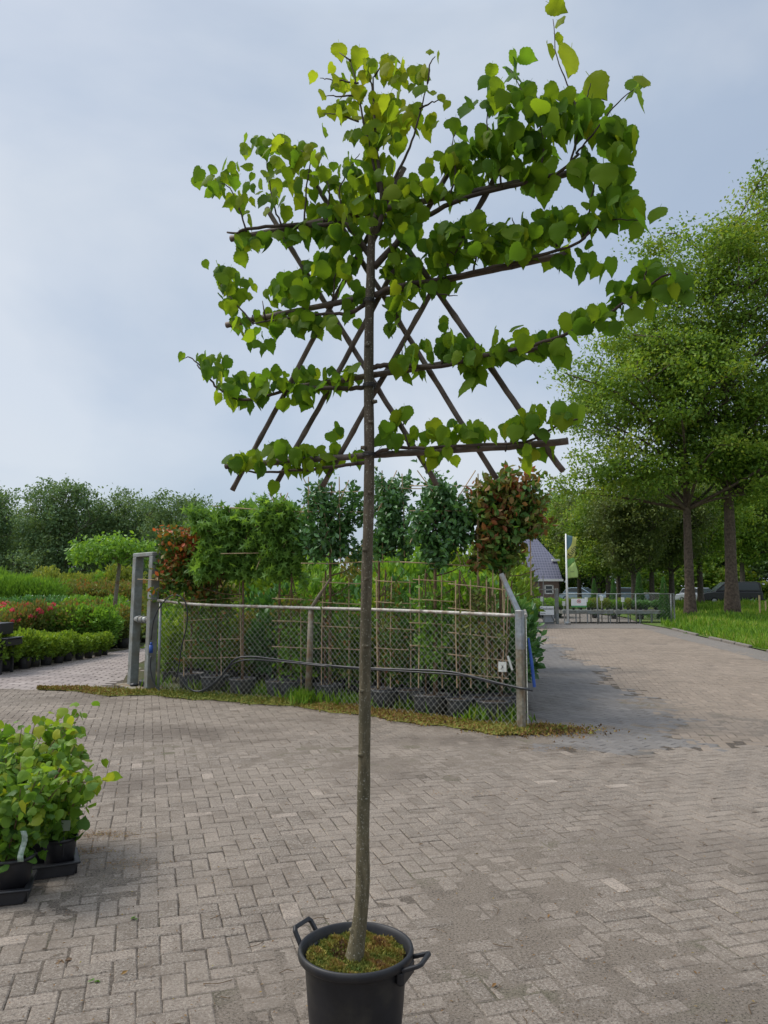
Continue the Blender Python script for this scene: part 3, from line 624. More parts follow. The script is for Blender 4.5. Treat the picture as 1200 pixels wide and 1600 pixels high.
def wiremesh(mb, A, B, z0, z1, dia, r, hx=1.0):
    A, B = np.array(A, float), np.array(B, float); Ln = np.linalg.norm(B-A); d = (B-A)/Ln; H = z1-z0; n = int((Ln+H)/dia)
    nn = np.array([d[1], -d[0], 0])
    for s_ in (1, -1):
        for i in range(n+1):
            u0 = i*dia-(H if s_ > 0 else 0); u1 = u0+s_*H; a, b = (u0, z0), (u1, z1)
            if s_ < 0: a, b = (i*dia, z0), (i*dia-H, z1)
            du = b[0]-a[0]; t0, t1 = 0., 1.
            for lim, sg in ((0, 1), (Ln, -1)):
                f0, f1 = sg*(a[0]-lim), sg*(b[0]-lim)
                if f0 < 0 and f1 < 0: t0 = 2; break
                if f0 < 0: t0 = max(t0, f0/(f0-f1))
                elif f1 < 0: t1 = min(t1, f0/(f0-f1))
            if t0 >= t1: continue
            P0 = A+d*(a[0]+du*t0)+np.array([0, 0, z0+H*t0]); P1 = A+d*(a[0]+du*t1)+np.array([0, 0, z0+H*t1])
            o = nn*r*s_; mb.tube([P0+o, P1+o], r, 4, False)
m_ = MB(); wiremesh(m_, (x_(870)-x_(960), 0, 0), (x_(1053)-x_(960), 0, 0), .05, ht, .16, .0016); m_.build('wire_mesh', M['gate'], ff)
tag(ff, 'grey wire mesh fence in front of the plant tables', 'fence')
sf = empty('mesh_fence', (x_(1053), fY, 0)); m_ = MB(); m_.tube([(0, 0, 0), (0, 0, ht)], .03); m_.build('post', M['gate'], sf); m_ = MB(); m_.tube([(.3, 5, 0), (.3, 5, ht)], .03); m_.build('post', M['gate'], sf)
m_ = MB(); wiremesh(m_, (0, 0, 0), (.3, 5, 0), .05, ht, .16, .003); m_.build('wire_mesh', M['gate'], sf); m_ = MB(); m_.tube([(0, 0, ht), (.3, 5, ht)], .02); m_.build('top_rail', M['gate'], sf)
tag(sf, 'short dark green mesh fence running back beside the columnar conifer', 'fence')
lf = empty('mesh_fence', (x_(795), fY, 0))
for px in (770, 795, 822):
    m_ = MB(); m_.tube([(x_(px)-x_(795), 0, 0), (x_(px)-x_(795), 0, fp(800, 924)[2])], .035); m_.build('post', M['gate'], lf)
m_ = MB(); wiremesh(m_, (x_(765)-x_(795), 0, 0), (x_(826)-x_(795), 0, 0), .05, fp(800, 925)[2], .11, .004); m_.build('wire_mesh', M['gate'], lf)
m_ = MB(); m_.tube([(x_(765)-x_(795), 0, fp(800, 924)[2]), (x_(826)-x_(795), 0, fp(800, 924)[2])], .02); m_.build('top_rail', M['gate'], lf)
tag(lf, 'grey mesh fence left of the far gate', 'fence')
ga = empty('gate', (x_(850), fY, 0)); X = lambda px: x_(px)-x_(850); gz = fp(850, 921)[2]
for px, wd in ((829, .13), (870, .12)): 
    m_ = MB(); m_.bbox((X(px), 0, gz/2+.02), (wd, .12, gz+.04), .01); m_.build('post', M['gate'], ga)
m_ = MB()
for a, b in (((832, .06), (832, gz)), ((867, .06), (867, gz)), ((849, .06), (849, gz+.6)), ((832, gz), (867, gz)), ((832, .08), (867, .08)), ((833, .9), (849, .1)), ((851, .9), (866, .1))):
    m_.tube([(X(a[0]), -.02, a[1]), (X(b[0]), -.02, b[1])], .018, 6)
m_.build('frame', M['gate'], ga); m_ = MB(); wiremesh(m_, (X(832), 0, 0), (X(867), 0, 0), .08, gz, .18, .0018); m_.build('wire_mesh', M['gate'], ga)
m_ = MB(); m_.box((X(858), .15, .33), (.42, .3, .62)); m_.build('panel', M['paneg'], ga)
tag(ga, 'grey steel mesh gate with upright posts at the far yard entrance', 'gate')
sg = fp(854, 954); sn = empty('sign', (sg[0], fY-.08, sg[2])); m_ = MB(); m_.bbox((0, 0, 0), (.60, .02, .38), .008); m_.build('board', M['white'], sn)
text_mesh('Gesloten', 'lettering', .155, M['ink'], sn, (0, -.013, .08), (R(90), 0, 0)); text_mesh('Maandag', 'lettering', .06, M['ink'], sn, (-.17, -.013, -.12), (R(90), 0, 0))
tag(sn, 'white sign with black handwritten lettering hanging on the far gate', 'sign')
sg = fp(904, 942); sn = empty('sign', (sg[0], fY-.06, sg[2])); m_ = MB(); m_.bbox((0, 0, .03), (.66, .02, .30), .006); m_.build('board', M['white'], sn)
m_ = MB(); m_.bbox((0, 0, -.155), (.66, .02, .07), .004); m_.build('green_band', M['greenink'], sn)
m_ = MB(); a = np.linspace(0, 2*math.pi, 25); m_.tube(np.stack([.075*np.cos(a), np.full(25, -.014), .07+.075*np.sin(a)], 1), .009, 6, False); m_.tube([(-.05, -.014, .12), (.05, -.014, .02)], .009, 6)
m_.build('ban_symbol', M['red'], sn); m_ = MB(); m_.box((0, -.012, .07), (.06, .004, .03)); m_.box((.03, -.012, .092), (.025, .004, .025)); m_.box((-.022, -.012, .05), (.01, .004, .03)); m_.box((.022, -.012, .05), (.01, .004, .03)); m_.build('dog_symbol', M['ink'], sn)
tag(sn, 'white sign with a red ban circle and green lower band on the far fence', 'sign')
# flag
flY = fY-.6; pt = fp(884, 834, flY); fl = empty('flagpole', (pt[0], flY, 0)); m_ = MB(); m_.tube([(0, 0, 0), (0, 0, pt[2])], [.055, .03], 12); m_.build('pole', M['white'], fl, True)
m_ = MB(); m_.bbox((0, 0, .06), (.22, .22, .12), .02); m_.build('base', M['galv'], fl)
tag(fl, 'white flagpole in front of the far mesh fence', 'flagpole')
fm = [speck('flag_teal', (.09, .17, .20), (.11, .20, .23), 5, .8), speck('flag_yellow', (.45, .45, .10), (.55, .52, .16), 5, .8), speck('flag_green', (.13, .30, .07), (.16, .34, .09), 5, .8), speck('flag_lime', (.34, .46, .14), (.42, .55, .18), 5, .8), M['ink']]
fo = empty('flag', (pt[0]+.03, flY, 0)); m_ = MB()
def fq(px, py): 
    p = fp(px, py, flY); x = p[0]-pt[0]-.03; return (x, .10*math.sin(x*9+p[2]*1.1)*min(1, x*4), p[2])
def band(mi, left, right):
    m_.mat = mi; n = 8
    Lp = [np.interp(np.linspace(0, 1, n), np.linspace(0, 1, len(left)), [q[k] for q in left]) for k in (0, 1)]; Rp = [np.interp(np.linspace(0, 1, n), np.linspace(0, 1, len(right)), [q[k] for q in right]) for k in (0, 1)]
    g_ = [[fq(Lp[0][i]+(Rp[0][i]-Lp[0][i])*j/7, Lp[1][i]+(Rp[1][i]-Lp[1][i])*j/7) for j in range(8)] for i in range(n)]
    V = np.array(g_).reshape(-1, 3); m_.add(V, [[i*8+j, i*8+j+1, (i+1)*8+j+1, (i+1)*8+j] for i in range(n-1) for j in range(7)])
band(0, [(885, 836), (885, 859)], [(895, 838), (894, 845), (892, 852), (887, 859)])
band(1, [(895.3, 838), (894, 845), (892, 852), (887, 859), (885, 860), (885, 874)], [(902, 840), (901, 848), (900, 856), (899, 862), (898, 868), (896, 871)])
band(2, [(885, 874.3), (885, 889)], [(896, 871.3), (897.5, 876)])
band(3, [(885, 890), (885, 904)], [(897.6, 877), (903.5, 893), (903, 902)])
flg = m_.build('cloth', fm, fo, True); sm_ = flg.modifiers.new('thick', 'SOLIDIFY'); sm_.thickness = .004
p = fq(893, 861); text_mesh('tuin', 'lettering', .34, M['ink'], fo, (p[0], -.13, p[2]), (R(90), R(-50), 0))
p = fq(893, 893); text_mesh('tuin', 'lettering', .10, M['ink'], fo, (p[0], -.13, p[2]), (R(90), 0, 0))
tag(fo, 'teal, yellow and green vertical flag with dark lettering on the white pole', 'flag')

# ================================================================ BUSHES
def bush_part(rg, w_, h_, z0, n, ls, T, shape='dome', up=.6, gap=.35):
    mb = MB(); k = int(n*1.0)
    D = nrmz(rg.normal(size=(k, 3))); r = rg.random(k)**(1/3.2)
    bumpy = 1+gap*(np.sin(D[:, 0]*5+rg.uniform(0, 6))*np.cos(D[:, 1]*5+rg.uniform(0, 6))+.5*np.sin(D[:, 2]*9+D[:, 0]*7))*.5
    if shape == 'cone':
        hz = rg.random(k)**1.3; a = rg.uniform(0, 6.283, k); rr = (1-hz)**.8*np.sqrt(rg.uniform(.3, 1, k))*(w_/2); P = np.stack([rr*np.cos(a), rr*np.sin(a), z0+hz*h_], 1); D = nrmz(np.stack([np.cos(a), np.sin(a), .8+0*a], 1))
    else:
        P = D*(r*bumpy)[:, None]*np.array([w_/2, w_/2, h_/2])+np.array([0, 0, z0+h_/2])
        if shape == 'flat': P[:, 2] = z0+h_*.5+(P[:, 2]-z0-h_*.5)*.75+rg.normal(0, .02, k)
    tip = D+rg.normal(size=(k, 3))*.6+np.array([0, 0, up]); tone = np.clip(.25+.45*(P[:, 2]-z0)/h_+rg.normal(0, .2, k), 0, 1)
    scatter(mb, P, tip, ls*rg.uniform(.7, 1.3, k), T, tone, rg); return mb
def pot_prof(r, h): return [(0, 0), (r*.8, 0), (r*.96, h*.88), (r*.96, h*.9), (r*1.03, h*.9), (r*1.03, h), (r*.96, h), (r*.94, h*.9), (0, h*.9)]
def make_bush(name, label, cat, leaf, w_, h_, n, ls, T, seed, pot=(.13, .22), stems=5, group=None, shape='dome', up=.6, extra=None):
    rg = np.random.default_rng(seed); t = empty(name, (0, -50, 0)); tag(t, label, cat, group)
    pr, ph = pot; m_ = MB(); m_.lathe(pot_prof(pr, ph), n=20); m_.build('pot', M['pot'], t, True)
    m_ = MB(); m_.lathe([(pr*.94, ph*.92), (pr*.5, ph*.95), (0.001, ph*.95)], n=16); m_.build('soil', M['soil'], t)
    m_ = MB()
    for i in range(stems):
        a = rg.uniform(0, 6.28); b = rg.uniform(.2, .45)*w_/2*1.6; m_.tube(smooth_line([(rg.normal(0, .01), rg.normal(0, .01), ph*.9), (b*.35*math.cos(a), b*.35*math.sin(a), ph+h_*.4), (b*math.cos(a), b*math.sin(a), ph+h_*.85)], 3), np.linspace(.008, .003, 7), 5)
    m_.build('stem', M['stem'], t, True)
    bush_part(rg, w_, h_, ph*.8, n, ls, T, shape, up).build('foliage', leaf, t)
    if extra: extra(t, rg)
    return t
class Proto:
    def __init__(s, o): s.o = o; s.used = False
    def put(s, loc, sc=1.0, rz=None, label=None, group=None):
        rz = random.uniform(0, 6.28) if rz is None else rz
        if not s.used:
            s.used = True; o = s.o; o.location = tuple(map(float, loc)); o.rotation_euler = (0, 0, rz); o.scale = (sc, sc, sc) if np.ndim(sc) == 0 else sc
            if label: o['label'] = label
            if group: o['group'] = group
            return o
        return dup(s.o, loc, rz, sc, label, group)
def flowers(t, rg):
    for i in range(8):
        m_ = MB(); a = i*.785+rg.uniform(-.3, .3); c = np.array([.40*math.cos(a), .40*math.sin(a), .72+rg.uniform(0, .25)]); D = nrmz(rg.normal(size=(26, 3))); D[:, 2] = np.abs(D[:, 2])
        V = np.concatenate([c[None], c+D*.09, c+nrmz(D+rg.normal(0, .35, (26, 3)))*.085]); m_.add(V, [[0, 1+q, 27+q] for q in range(26)], .5)
        m_.build('flower', M['pink'], t)
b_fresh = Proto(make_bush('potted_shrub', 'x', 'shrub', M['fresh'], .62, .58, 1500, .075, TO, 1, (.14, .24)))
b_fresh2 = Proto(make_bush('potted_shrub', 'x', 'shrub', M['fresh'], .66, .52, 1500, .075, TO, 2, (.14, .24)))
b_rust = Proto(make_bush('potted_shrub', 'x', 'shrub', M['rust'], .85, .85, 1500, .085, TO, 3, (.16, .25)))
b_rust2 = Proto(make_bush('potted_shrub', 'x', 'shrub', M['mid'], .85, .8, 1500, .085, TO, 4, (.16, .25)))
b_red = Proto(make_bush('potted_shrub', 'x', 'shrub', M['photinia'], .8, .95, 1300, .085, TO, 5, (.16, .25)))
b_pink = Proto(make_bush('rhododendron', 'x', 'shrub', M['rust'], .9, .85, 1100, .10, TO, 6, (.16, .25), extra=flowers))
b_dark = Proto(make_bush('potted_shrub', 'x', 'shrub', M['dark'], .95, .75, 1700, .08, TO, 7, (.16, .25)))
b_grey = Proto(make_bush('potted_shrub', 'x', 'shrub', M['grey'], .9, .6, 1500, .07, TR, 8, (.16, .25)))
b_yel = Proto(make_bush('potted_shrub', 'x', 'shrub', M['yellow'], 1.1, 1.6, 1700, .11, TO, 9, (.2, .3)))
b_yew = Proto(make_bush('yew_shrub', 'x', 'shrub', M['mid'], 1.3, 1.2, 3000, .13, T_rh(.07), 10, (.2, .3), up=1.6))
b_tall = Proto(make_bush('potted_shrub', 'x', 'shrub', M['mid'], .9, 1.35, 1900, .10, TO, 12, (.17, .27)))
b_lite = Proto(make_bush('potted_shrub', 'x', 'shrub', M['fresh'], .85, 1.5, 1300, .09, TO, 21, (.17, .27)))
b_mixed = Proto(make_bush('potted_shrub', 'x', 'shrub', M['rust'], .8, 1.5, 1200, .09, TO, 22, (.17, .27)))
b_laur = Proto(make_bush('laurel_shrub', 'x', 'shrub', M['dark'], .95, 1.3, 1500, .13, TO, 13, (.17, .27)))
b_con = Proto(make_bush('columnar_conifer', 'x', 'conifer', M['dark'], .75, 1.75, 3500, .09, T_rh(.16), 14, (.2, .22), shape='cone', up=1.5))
rr = random.Random(5)
# front row of bright shrubs along the passage
fr0, fr1 = gnd(-30, 1055), gnd(172, 1022)
for i in range(12):
    for j in range(3):
        t = (i+.5*(j % 2))/11.5; p = fr0+(fr1-fr0)*t; dx = -.55*j; s = np.interp(t, [0, 1], [1.0, .62])
        (b_fresh if rr.random() < .6 else b_fresh2).put((p[0]+dx+rr.uniform(-.05, .05), p[1]+.12*j+rr.uniform(-.06, .06), 0), s*rr.uniform(.92, 1.08), None, 'bright green potted shrub, '+ORD[i]+' from the left in the '+('front', 'middle', 'back')[j]+' line of the front bed', 'bright green potted shrubs of the front row')
# mixed shrubs
for j, (Y, n) in enumerate(((19.8, 14), (20.7, 15), (21.7, 16), (22.7, 16))):
    for i in range(n):
        X0, X1 = -.5*Y-.3, -6.75-(.0 if j else .2)
        wh = ', '+ORD[i]+' from the left in the '+ORD[j]+' mixed row of the left beds'
        X_ = X0+(X1-X0)*(i+rr.random()*.4)/n; q = rr.random(); s = rr.uniform(.85, 1.15)
        if X_ < -9.6 and q < .3: b_pink.put((X_, Y, 0), s, None, 'pink rhododendron'+wh, 'pink flowering rhododendrons in the left beds')
        elif q < .62: b_rust.put((X_, Y, 0), s, None, 'rusty green shrub'+wh, 'rusty green potted shrubs in the left beds')
        elif q < .85: b_rust2.put((X_, Y, 0), s, None, 'mid green shrub'+wh, 'mid green potted shrubs in the left beds')
        else: b_red.put((X_, Y, 0), s*.95, None, 'red tipped shrub'+wh, 'red tipped shrubs in the left beds')
for Y in (26.5, 27.4, 28.3):
    for i in range(9):
        b_dark.put((at(-30+i*19, 900, Y)[0]+rr.uniform(-.1, .1), Y+rr.uniform(-.1, .1), 0), rr.uniform(1.15, 1.3), None, 'dark clipped shrub, '+ORD[i]+' from the left in line '+('one', 'two', 'three')[(26.5, 27.4, 28.3).index(Y)]+' behind the mixed rows', 'dark clipped shrubs in the left beds')
for Y in (31, 32.5):
    for i in range(8): b_yew.put((at(-30+i*15+rr.uniform(-4, 4), 900, Y)[0], Y, 0), rr.uniform(1.25, 1.5), None, 'feathery yew shrub, '+ORD[i]+' from the left in the '+('front', 'back')[Y > 32]+' yew row', 'yew shrubs in the left beds')
for Y in (30, 31, 34, 36):
    for i in range(7):
        px = 84+i*17 if Y < 32 else 90+i*18
        if Y < 32 : b_grey.put((at(px, 900, Y)[0], Y, 0), rr.uniform(1.2, 1.4), None, 'pale grey leaved shrub, '+ORD[i]+' from the left in the '+('front', 'back')[Y > 30]+' grey row', 'grey leaved shrubs in the left beds')
        else: b_rust.put((at(px, 900, Y)[0], Y, 0), rr.uniform(1.5, 1.8), None, 'rusty green shrub, '+ORD[i]+' from the left in the '+('front', 'back')[Y > 35]+' line behind the grey shrubs', 'rusty green potted shrubs in the back beds')
for Y in (40, 43):
    for i in range(11):
        px = 60+i*15+rr.uniform(-4, 4); (b_yel if rr.random() < .55 else b_tall).put((at(px, 900, Y)[0], Y, 0), rr.uniform(1.1, 1.5), None, 'tall green shrub, '+ORD[i]+' from the left in the '+('nearer', 'farther')[Y > 41]+' tall row of the left beds', 'tall shrubs at the back of the left beds')
for i in range(18): b_yew.put((at(-60+i*13, 900, 46)[0], 46+rr.uniform(-2, 2), 0), rr.uniform(1.4, 1.9), None, 'feathery green shrub, number '+('one two three four five six seven eight nine ten eleven twelve thirteen fourteen fifteen sixteen seventeen eighteen'.split()[i])+' from the left in the farthest row', 'farthest green shrubs of the left beds')
for i in range(16):
    Y = rr.uniform(23.8, 27); b_rust2.put((at(118+i*5, 900, Y)[0], Y, 0), rr.uniform(1.0, 1.3), None, 'mid green shrub beneath the umbrella tree, '+ORD[i]+' from the left', 'green shrubs beneath the umbrella tree')
for i, (px, py) in enumerate(((14, 960), (38, 948), (52, 937))):
    p = at(px, 990, 18.9); b_pink.put((p[0]-.1, 18.9+.25*i, .0), (.8, .8, .95+.12*i), None, ['rhododendron with pink flowers lowest beside the black trolley', 'rhododendron with pink flowers in the middle of the pink group', 'rhododendron with pink flowers highest up in the pink group'][i])
# umbrella tree
ut = at(184, 900, 23.3); u = empty('umbrella_tree', (ut[0], 23.3, 0)); m_ = MB(); zc = at(184, 868, 23.3)[2]
m_.tube(smooth_line([(.0, 0, 0), (-.06, 0, .9), (.05, 0, zc-.15)], 5), np.linspace(.075, .055, 11), 10); rg = np.random.default_rng(4)
for i in range(9):
    a = i*.7; m_.tube(smooth_line([(.05, 0, zc-.2), (.4*math.cos(a), .4*math.sin(a), zc+.02), (.85*math.cos(a), .85*math.sin(a), zc+.1)], 3), np.linspace(.03, .01, 7), 5)
m_.build('trunk', M['concrete'], u, True); m_ = MB(); n = 2600; a = rg.uniform(0, 6.283, n); r = np.sqrt(rg.random(n))*1.2*(1+.22*np.sin(a*5)*np.cos(a*3)); P = np.stack([r*np.cos(a)-.1, r*np.sin(a), zc+.12+.22*(1-r)+rg.normal(0, .17, n)], 1)
scatter(m_, P, rg.normal(size=(n, 3))+[0, 0, -.6], .14*rg.uniform(.6, 1.3, n), TO, np.clip(rg.normal(.6, .25, n), 0, 1), rg); m_.build('crown', M['mid'], u)
tag(u, 'small umbrella shaped tree with flat fresh green crown above the left beds', 'tree')
# far tables and plants
for k, (a_, b_) in enumerate(((873, 950), (953, 1030))):
    tb = empty('plant_table', (x_((a_+b_)/2), fY+1.1, 0)); X0, X1 = fp(a_, 950, fY+1.1)[0]-tb.location.x, fp(b_, 950, fY+1.1)[0]-tb.location.x
    m_ = MB(); m_.bbox(((X0+X1)/2, 0, .50), (X1-X0, 1.5, .16), .01); m_.build('table_top', M['gate'], tb)
    for i in range(5):
        for y in (-.65, .65): m_ = MB(); m_.tube([(X0+.1+(X1-X0-.2)*i/4, y, 0), (X0+.1+(X1-X0-.2)*i/4, y, .43)], .025, 6); m_.build('leg', M['galv'], tb)
    tag(tb, ['long grey plant table behind the far fence near the flagpole', 'long grey plant table behind the far fence near the columnar conifer'][k], 'table')
for i in range(30):
    px = 874+(i % 15)*10.5+rr.uniform(-3, 3); Y = fY+.8+(i//15)*.7; p = at(px, 900, Y)
    pr = b_yel if px < 985 and rr.random() < .5 else (b_rust2 if px < 985 else b_dark)
    sc = (.28, .28, .28) if pr is b_yel else (.5, .5, .42)
    pr.put((p[0], Y, .585), sc, None, 'dark clipped plant, '+ORD[i % 15]+' from the left in the '+('front', 'back')[i//15]+' row on the far tables' if pr is b_dark else ('yellowish plant, '+ORD[i % 15]+' from the left in the '+('front', 'back')[i//15]+' row on the far tables' if pr is b_yel else 'small green plant, '+ORD[i % 15]+' from the left in the '+('front', 'back')[i//15]+' row on the far tables'), {id(b_dark): 'dark plants on the far tables', id(b_yel): 'yellowish plants on the far tables', id(b_rust2): 'green plants on the far tables'}[id(pr)])
for px, Y, s in ((1036, fY+.5, 1.02), (998, fY+4, 1.15), (958, fY+5, 1.0), (866+62, fY+6, 1.0)):
    p = at(px, 900, Y); b_con.put((p[0], Y, 0), (s*.85, s*.85, s), None, 'dark columnar conifer at the right end of the far fence' if px == 1036 else 'narrow conifer '+{998: 'nearest the dark end conifer', 958: 'in the middle', 928: 'nearest the flag'}[px]+' behind the far plant tables', None if px == 1036 else 'narrow conifers behind the tables')
for i, (px, py) in enumerate(((847, 936), (940, 935), (973, 937), (881, 943), (916, 937))):
    p = fp(px, py, fY+.35); pl = empty('price_label', (p[0], p[1], p[2])); m_ = MB(); m_.bbox((0, 0, 0), (.14, .01, .2), .003); m_.build('card', M['label'], pl); m_ = MB(); m_.tube([(0, .01, -.1), (0, .01, -.45)], .006, 5); m_.build('stick', M['white'], pl)
    tag(pl, 'small white price label '+('above the gate sign', 'beside the ban sign on its right', 'nearest the dark conifer', 'just left of the flagpole', 'above the ban sign')[i]+' among the table plants', 'label', 'price labels on the far tables')
# green mound behind the gate
for i in range(8):
    p = at(836+i*5, 900, fY+6+(i % 3)); b_rust2.put((p[0], fY+6+(i % 3), 0), (1.3, 1.3, .95), None, 'low green bush behind the far gate, '+ORD[i]+' from the left', 'low bushes behind the far gate')

# ================================================================ CARS
def car(label, loc, rz, paint, kind):
    t = empty('parked_car', loc, rz); L_, W_, H_ = (4.3, 1.75, 1.45) if kind == 'car' else (4.9, 1.9, 1.95)
    m_ = MB()
    if kind == 'car': low = [(-2.1, .3), (-2.12, .6), (-2.0, .85), (-1.3, .92), (1.1, .92), (1.95, .78), (2.12, .55), (2.1, .3)]; cab = [(-1.75, .9), (-1.35, 1.38), (-.8, 1.45), (.25, 1.43), (1.05, .93)]
    else: low = [(-2.4, .35), (-2.42, .9), (-2.35, 1.1), (1.5, 1.1), (2.25, .98), (2.42, .7), (2.4, .35)]; cab = [(-2.38, 1.08), (-2.25, 1.85), (-2.0, 1.95), (.5, 1.93), (1.45, 1.1)]
    m_.prism(low, (0, -W_/2, 0), (1, 0, 0), (0, 0, 1), (0, 1, 0), W_); m_.prism([(p[0], p[1]) for p in cab], (0, -W_/2+.12, 0), (1, 0, 0), (0, 0, 1), (0, 1, 0), W_-.24)
    b = m_.build('body', paint, t); md = b.modifiers.new('b', 'BEVEL'); md.width = .05; md.segments = 2
    c = np.mean(cab, 0); gl = MB(); ins = [((p[0]-c[0])*.86+c[0], (p[1]-c[1])*.72+c[1]+.02) for p in cab]
    for y in (-W_/2+.112, W_/2-.122): gl.prism(ins, (0, y, 0), (1, 0, 0), (0, 0, 1), (0, 1, 0), .01)
    gl.build('side_window', M['glass'], t)
    gl = MB(); a, bb_ = np.array(cab[-1]), np.array(cab[-2]); n_ = np.array([a[1]-bb_[1], bb_[0]-a[0]]); n_ = -n_/np.linalg.norm(n_); n_ = n_ if n_[0] > 0 else -n_; q1, q2 = a+(bb_-a)*.1+n_*.012, a+(bb_-a)*.9+n_*.012
    gl.prism([q1, q2, q2-n_*.02, q1-n_*.02], (0, -W_/2+.2, 0), (1, 0, 0), (0, 0, 1), (0, 1, 0), W_-.4); gl.build('windscreen', M['glass'], t)
    for x in (L_*-.31, L_*.31):
        for y in (-W_/2+.1, W_/2-.1):
            wh = MB(); wh.tube([(x, y-.1, .32), (x, y+.1, .32)], .32, 20); wo_ = wh.build('wheel', M['rubber'], t); rm = MB(); rm.tube([(x, y-.11, .32), (x, y+.11, .32)], .2, 14); rm.build('rim', M['rim'], wo_)
    for y in (-.62, .62): m_ = MB(); m_.bbox((L_/2-.06, y, .68 if kind == 'car' else .8), (.1, .34, .15), .03); m_.build('headlight', M['lamp'], t)
    m_ = MB(); m_.bbox((L_/2-.01, 0, .45), (.06, .5, .11), .01); m_.build('number_plate', M['label'], t)
    return tag(t, label, 'car')
for px, Y, rz, pn, kd, lb_ in ((1094, 68, R(-62), 'silver', 'car', 'silver hatchback parked on the grass between the tree trunks'), (1139, 66, R(172), 'blackcar', 'van', 'black van parked behind the big trunk on the lawn'),
        (910, 74, R(-40), 'bluecar', 'car', 'blue grey car parked among the trees behind the flag'), (976, 72, R(10), 'bluecar', 'car', 'dark car parked behind the plant tables under the trees')):
    p = at(px, 900, Y); car(lb_, (p[0], Y, .03), rz, M[pn], kd)
st = gnd(1188, 966); s_ = empty('tree_stake', (st[0], st[1], 0)); hz = at(1188, 930, st[1])[2]; m_ = MB(); m_.tube([(0, 0, 0), (0, 0, hz)], .045, 8); m_.build('post', M['bamboo'], s_); m_ = MB(); m_.tube([(.35, .1, 0), (.35, .1, hz*.75)], .04, 8); m_.build('post', M['bamboo'], s_); m_ = MB(); m_.bbox((.17, .04, hz*.82), (.42, .02, .06), .005, .28); m_.build('strap', M['rubber'], s_)
tag(s_, 'pale wooden tree stakes with dark strap on the lawn at the right edge', 'stake')

# grass on the lawn
rg = np.random.default_rng(9); m_ = MB(); n = 42000
Y = 17+ (rg.random(n)**1.3)*50; Xl = np.array([lawn_edge_x(y) if y < 31 else 11.2+.05*y for y in Y]); X_ = Xl+.05+rg.random(n)*np.clip(.56*Y+2-Xl, .2, 40)
keep = X_ < .58*Y+2; Y, X_ = Y[keep], X_[keep]; n = len(Y); P = np.stack([X_, Y, np.full(n, .03)], 1)
sz = (.12+.16*rg.random(n))*np.interp(Y, [17, 60], [1, 1.9])*(1+.5*np.sin(X_*.9)*np.cos(Y*.7))
scatter(m_, P, rg.normal(size=(n, 3))*.35+[0, 0, 1], sz, T_rh(.07), np.clip(rg.normal(.45, .2, n)+.15*np.sin(X_*.6+Y*.4), 0, 1), rg)
tag(m_.build('grass', M['grass']), 'long green grass on the lawn under the big trees', 'grass', kind='stuff')

# ================================================================ NEAR CHAIN LINK FENCE
def fence_pt(px, py, off=0.0):       # point above the fence line seen at this pixel, off = towards camera
    seg = (FB, FA) if px > 481 else (FC, FB)
    d = seg[1]-seg[0]; n = nrmz(np.array([d[1], -d[0], 0])); n = n if n[1] < 0 else -n
    return onplane(px, py, seg[0]+n*off, n)
fe = empty('chain_link_fence', (0, 0, 0)); fe.location = tuple(FB)
def FBUILD(mb, name, m, sm=False, parent=None): return zero(mb, FB).build(name, m, parent or fe, sm)
zl, zm_, zr = fence_pt(250, 938)[2], fence_pt(485, 949)[2], fence_pt(800, 961)[2]
m_ = MB(); cA = fence_pt(815, 1143); top = fence_pt(805, 992)
m_.bbox((FA[0], FA[1], top[2]/2), (.085, .085, top[2]), .012, -.6); FBUILD(m_, 'corner_post', M['concrete'])
ttop = fence_pt(806, 957); m_ = MB(); m_.bbox((FA[0], FA[1], (top[2]-.18+ttop[2])/2+.02), (.088, .088, ttop[2]-top[2]+.2), .01, -.6)
FBUILD(m_, 'post_sleeve', M['galv'])
d_ = nrmz(FB-FA); m_ = MB(); a = np.array([FA[0], FA[1], ttop[2]-.02]); b = fence_pt(783, 897); m_.tube([a, a+(b-a)*.05, b], [.038, .038, .034], 4); FBUILD(m_, 'steel_arm', M['galv'])
m_ = MB(); pm = fence_pt(486, 951); m_.tube([FB, (FB+pm)/2+[.005, 0, 0], pm], [.05, .045, .04], 8); FBUILD(m_, 'middle_post', M['concrete'], True)
m_ = MB(); b = fence_pt(516, 904); m_.tube([pm, (pm+b)/2, b], [.026, .024, .010], 6); FBUILD(m_, 'wooden_arm', M['concrete'], True)
m_ = MB(); pl_ = fence_pt(247, 938); m_.tube([FC, [FC[0], FC[1], pl_[2]+.02]], .022, 8); FBUILD(m_, 'end_post', M['galv'], True)
rail = smooth_line([fence_pt(247, 938, .03), fence_pt(300, 944, .03), fence_pt(380, 947, .03), fence_pt(485, 950, .03), fence_pt(600, 953, .03), fence_pt(700, 957, .03), fence_pt(805, 962, .03)], 8)
m_ = MB(); m_.tube(rail, .021, 10); FBUILD(m_, 'top_rail', M['rail'], True)
Lr = np.concatenate([[0], np.cumsum(np.linalg.norm(np.diff(rail, axis=0), axis=1))]); n = int(Lr[-1]/.012); s = np.linspace(0, Lr[-1], n); Q = np.stack([np.interp(s, Lr, rail[:, k]) for k in range(3)], 1)
ph = s/.065*2*math.pi; Q = Q+.023*np.stack([np.zeros(n), np.cos(ph), np.sin(ph)], 1); m_ = MB(); m_.tube(Q, .0022, 4, False); FBUILD(m_, 'binding_wire', M['wire'])
m_ = MB(); wiremesh(m_, (*FC[:2], 0), (*FB[:2], 0), .04, zl-.05, .088, .0012); wiremesh(m_, (*FB[:2], 0), (*FA[:2], 0), .03, zr+.01, .088, .0012); FBUILD(m_, 'wire_mesh', M['wire'])
tag(fe, 'sagging chain link fence with pale top rail around the staked potted trees', 'fence')
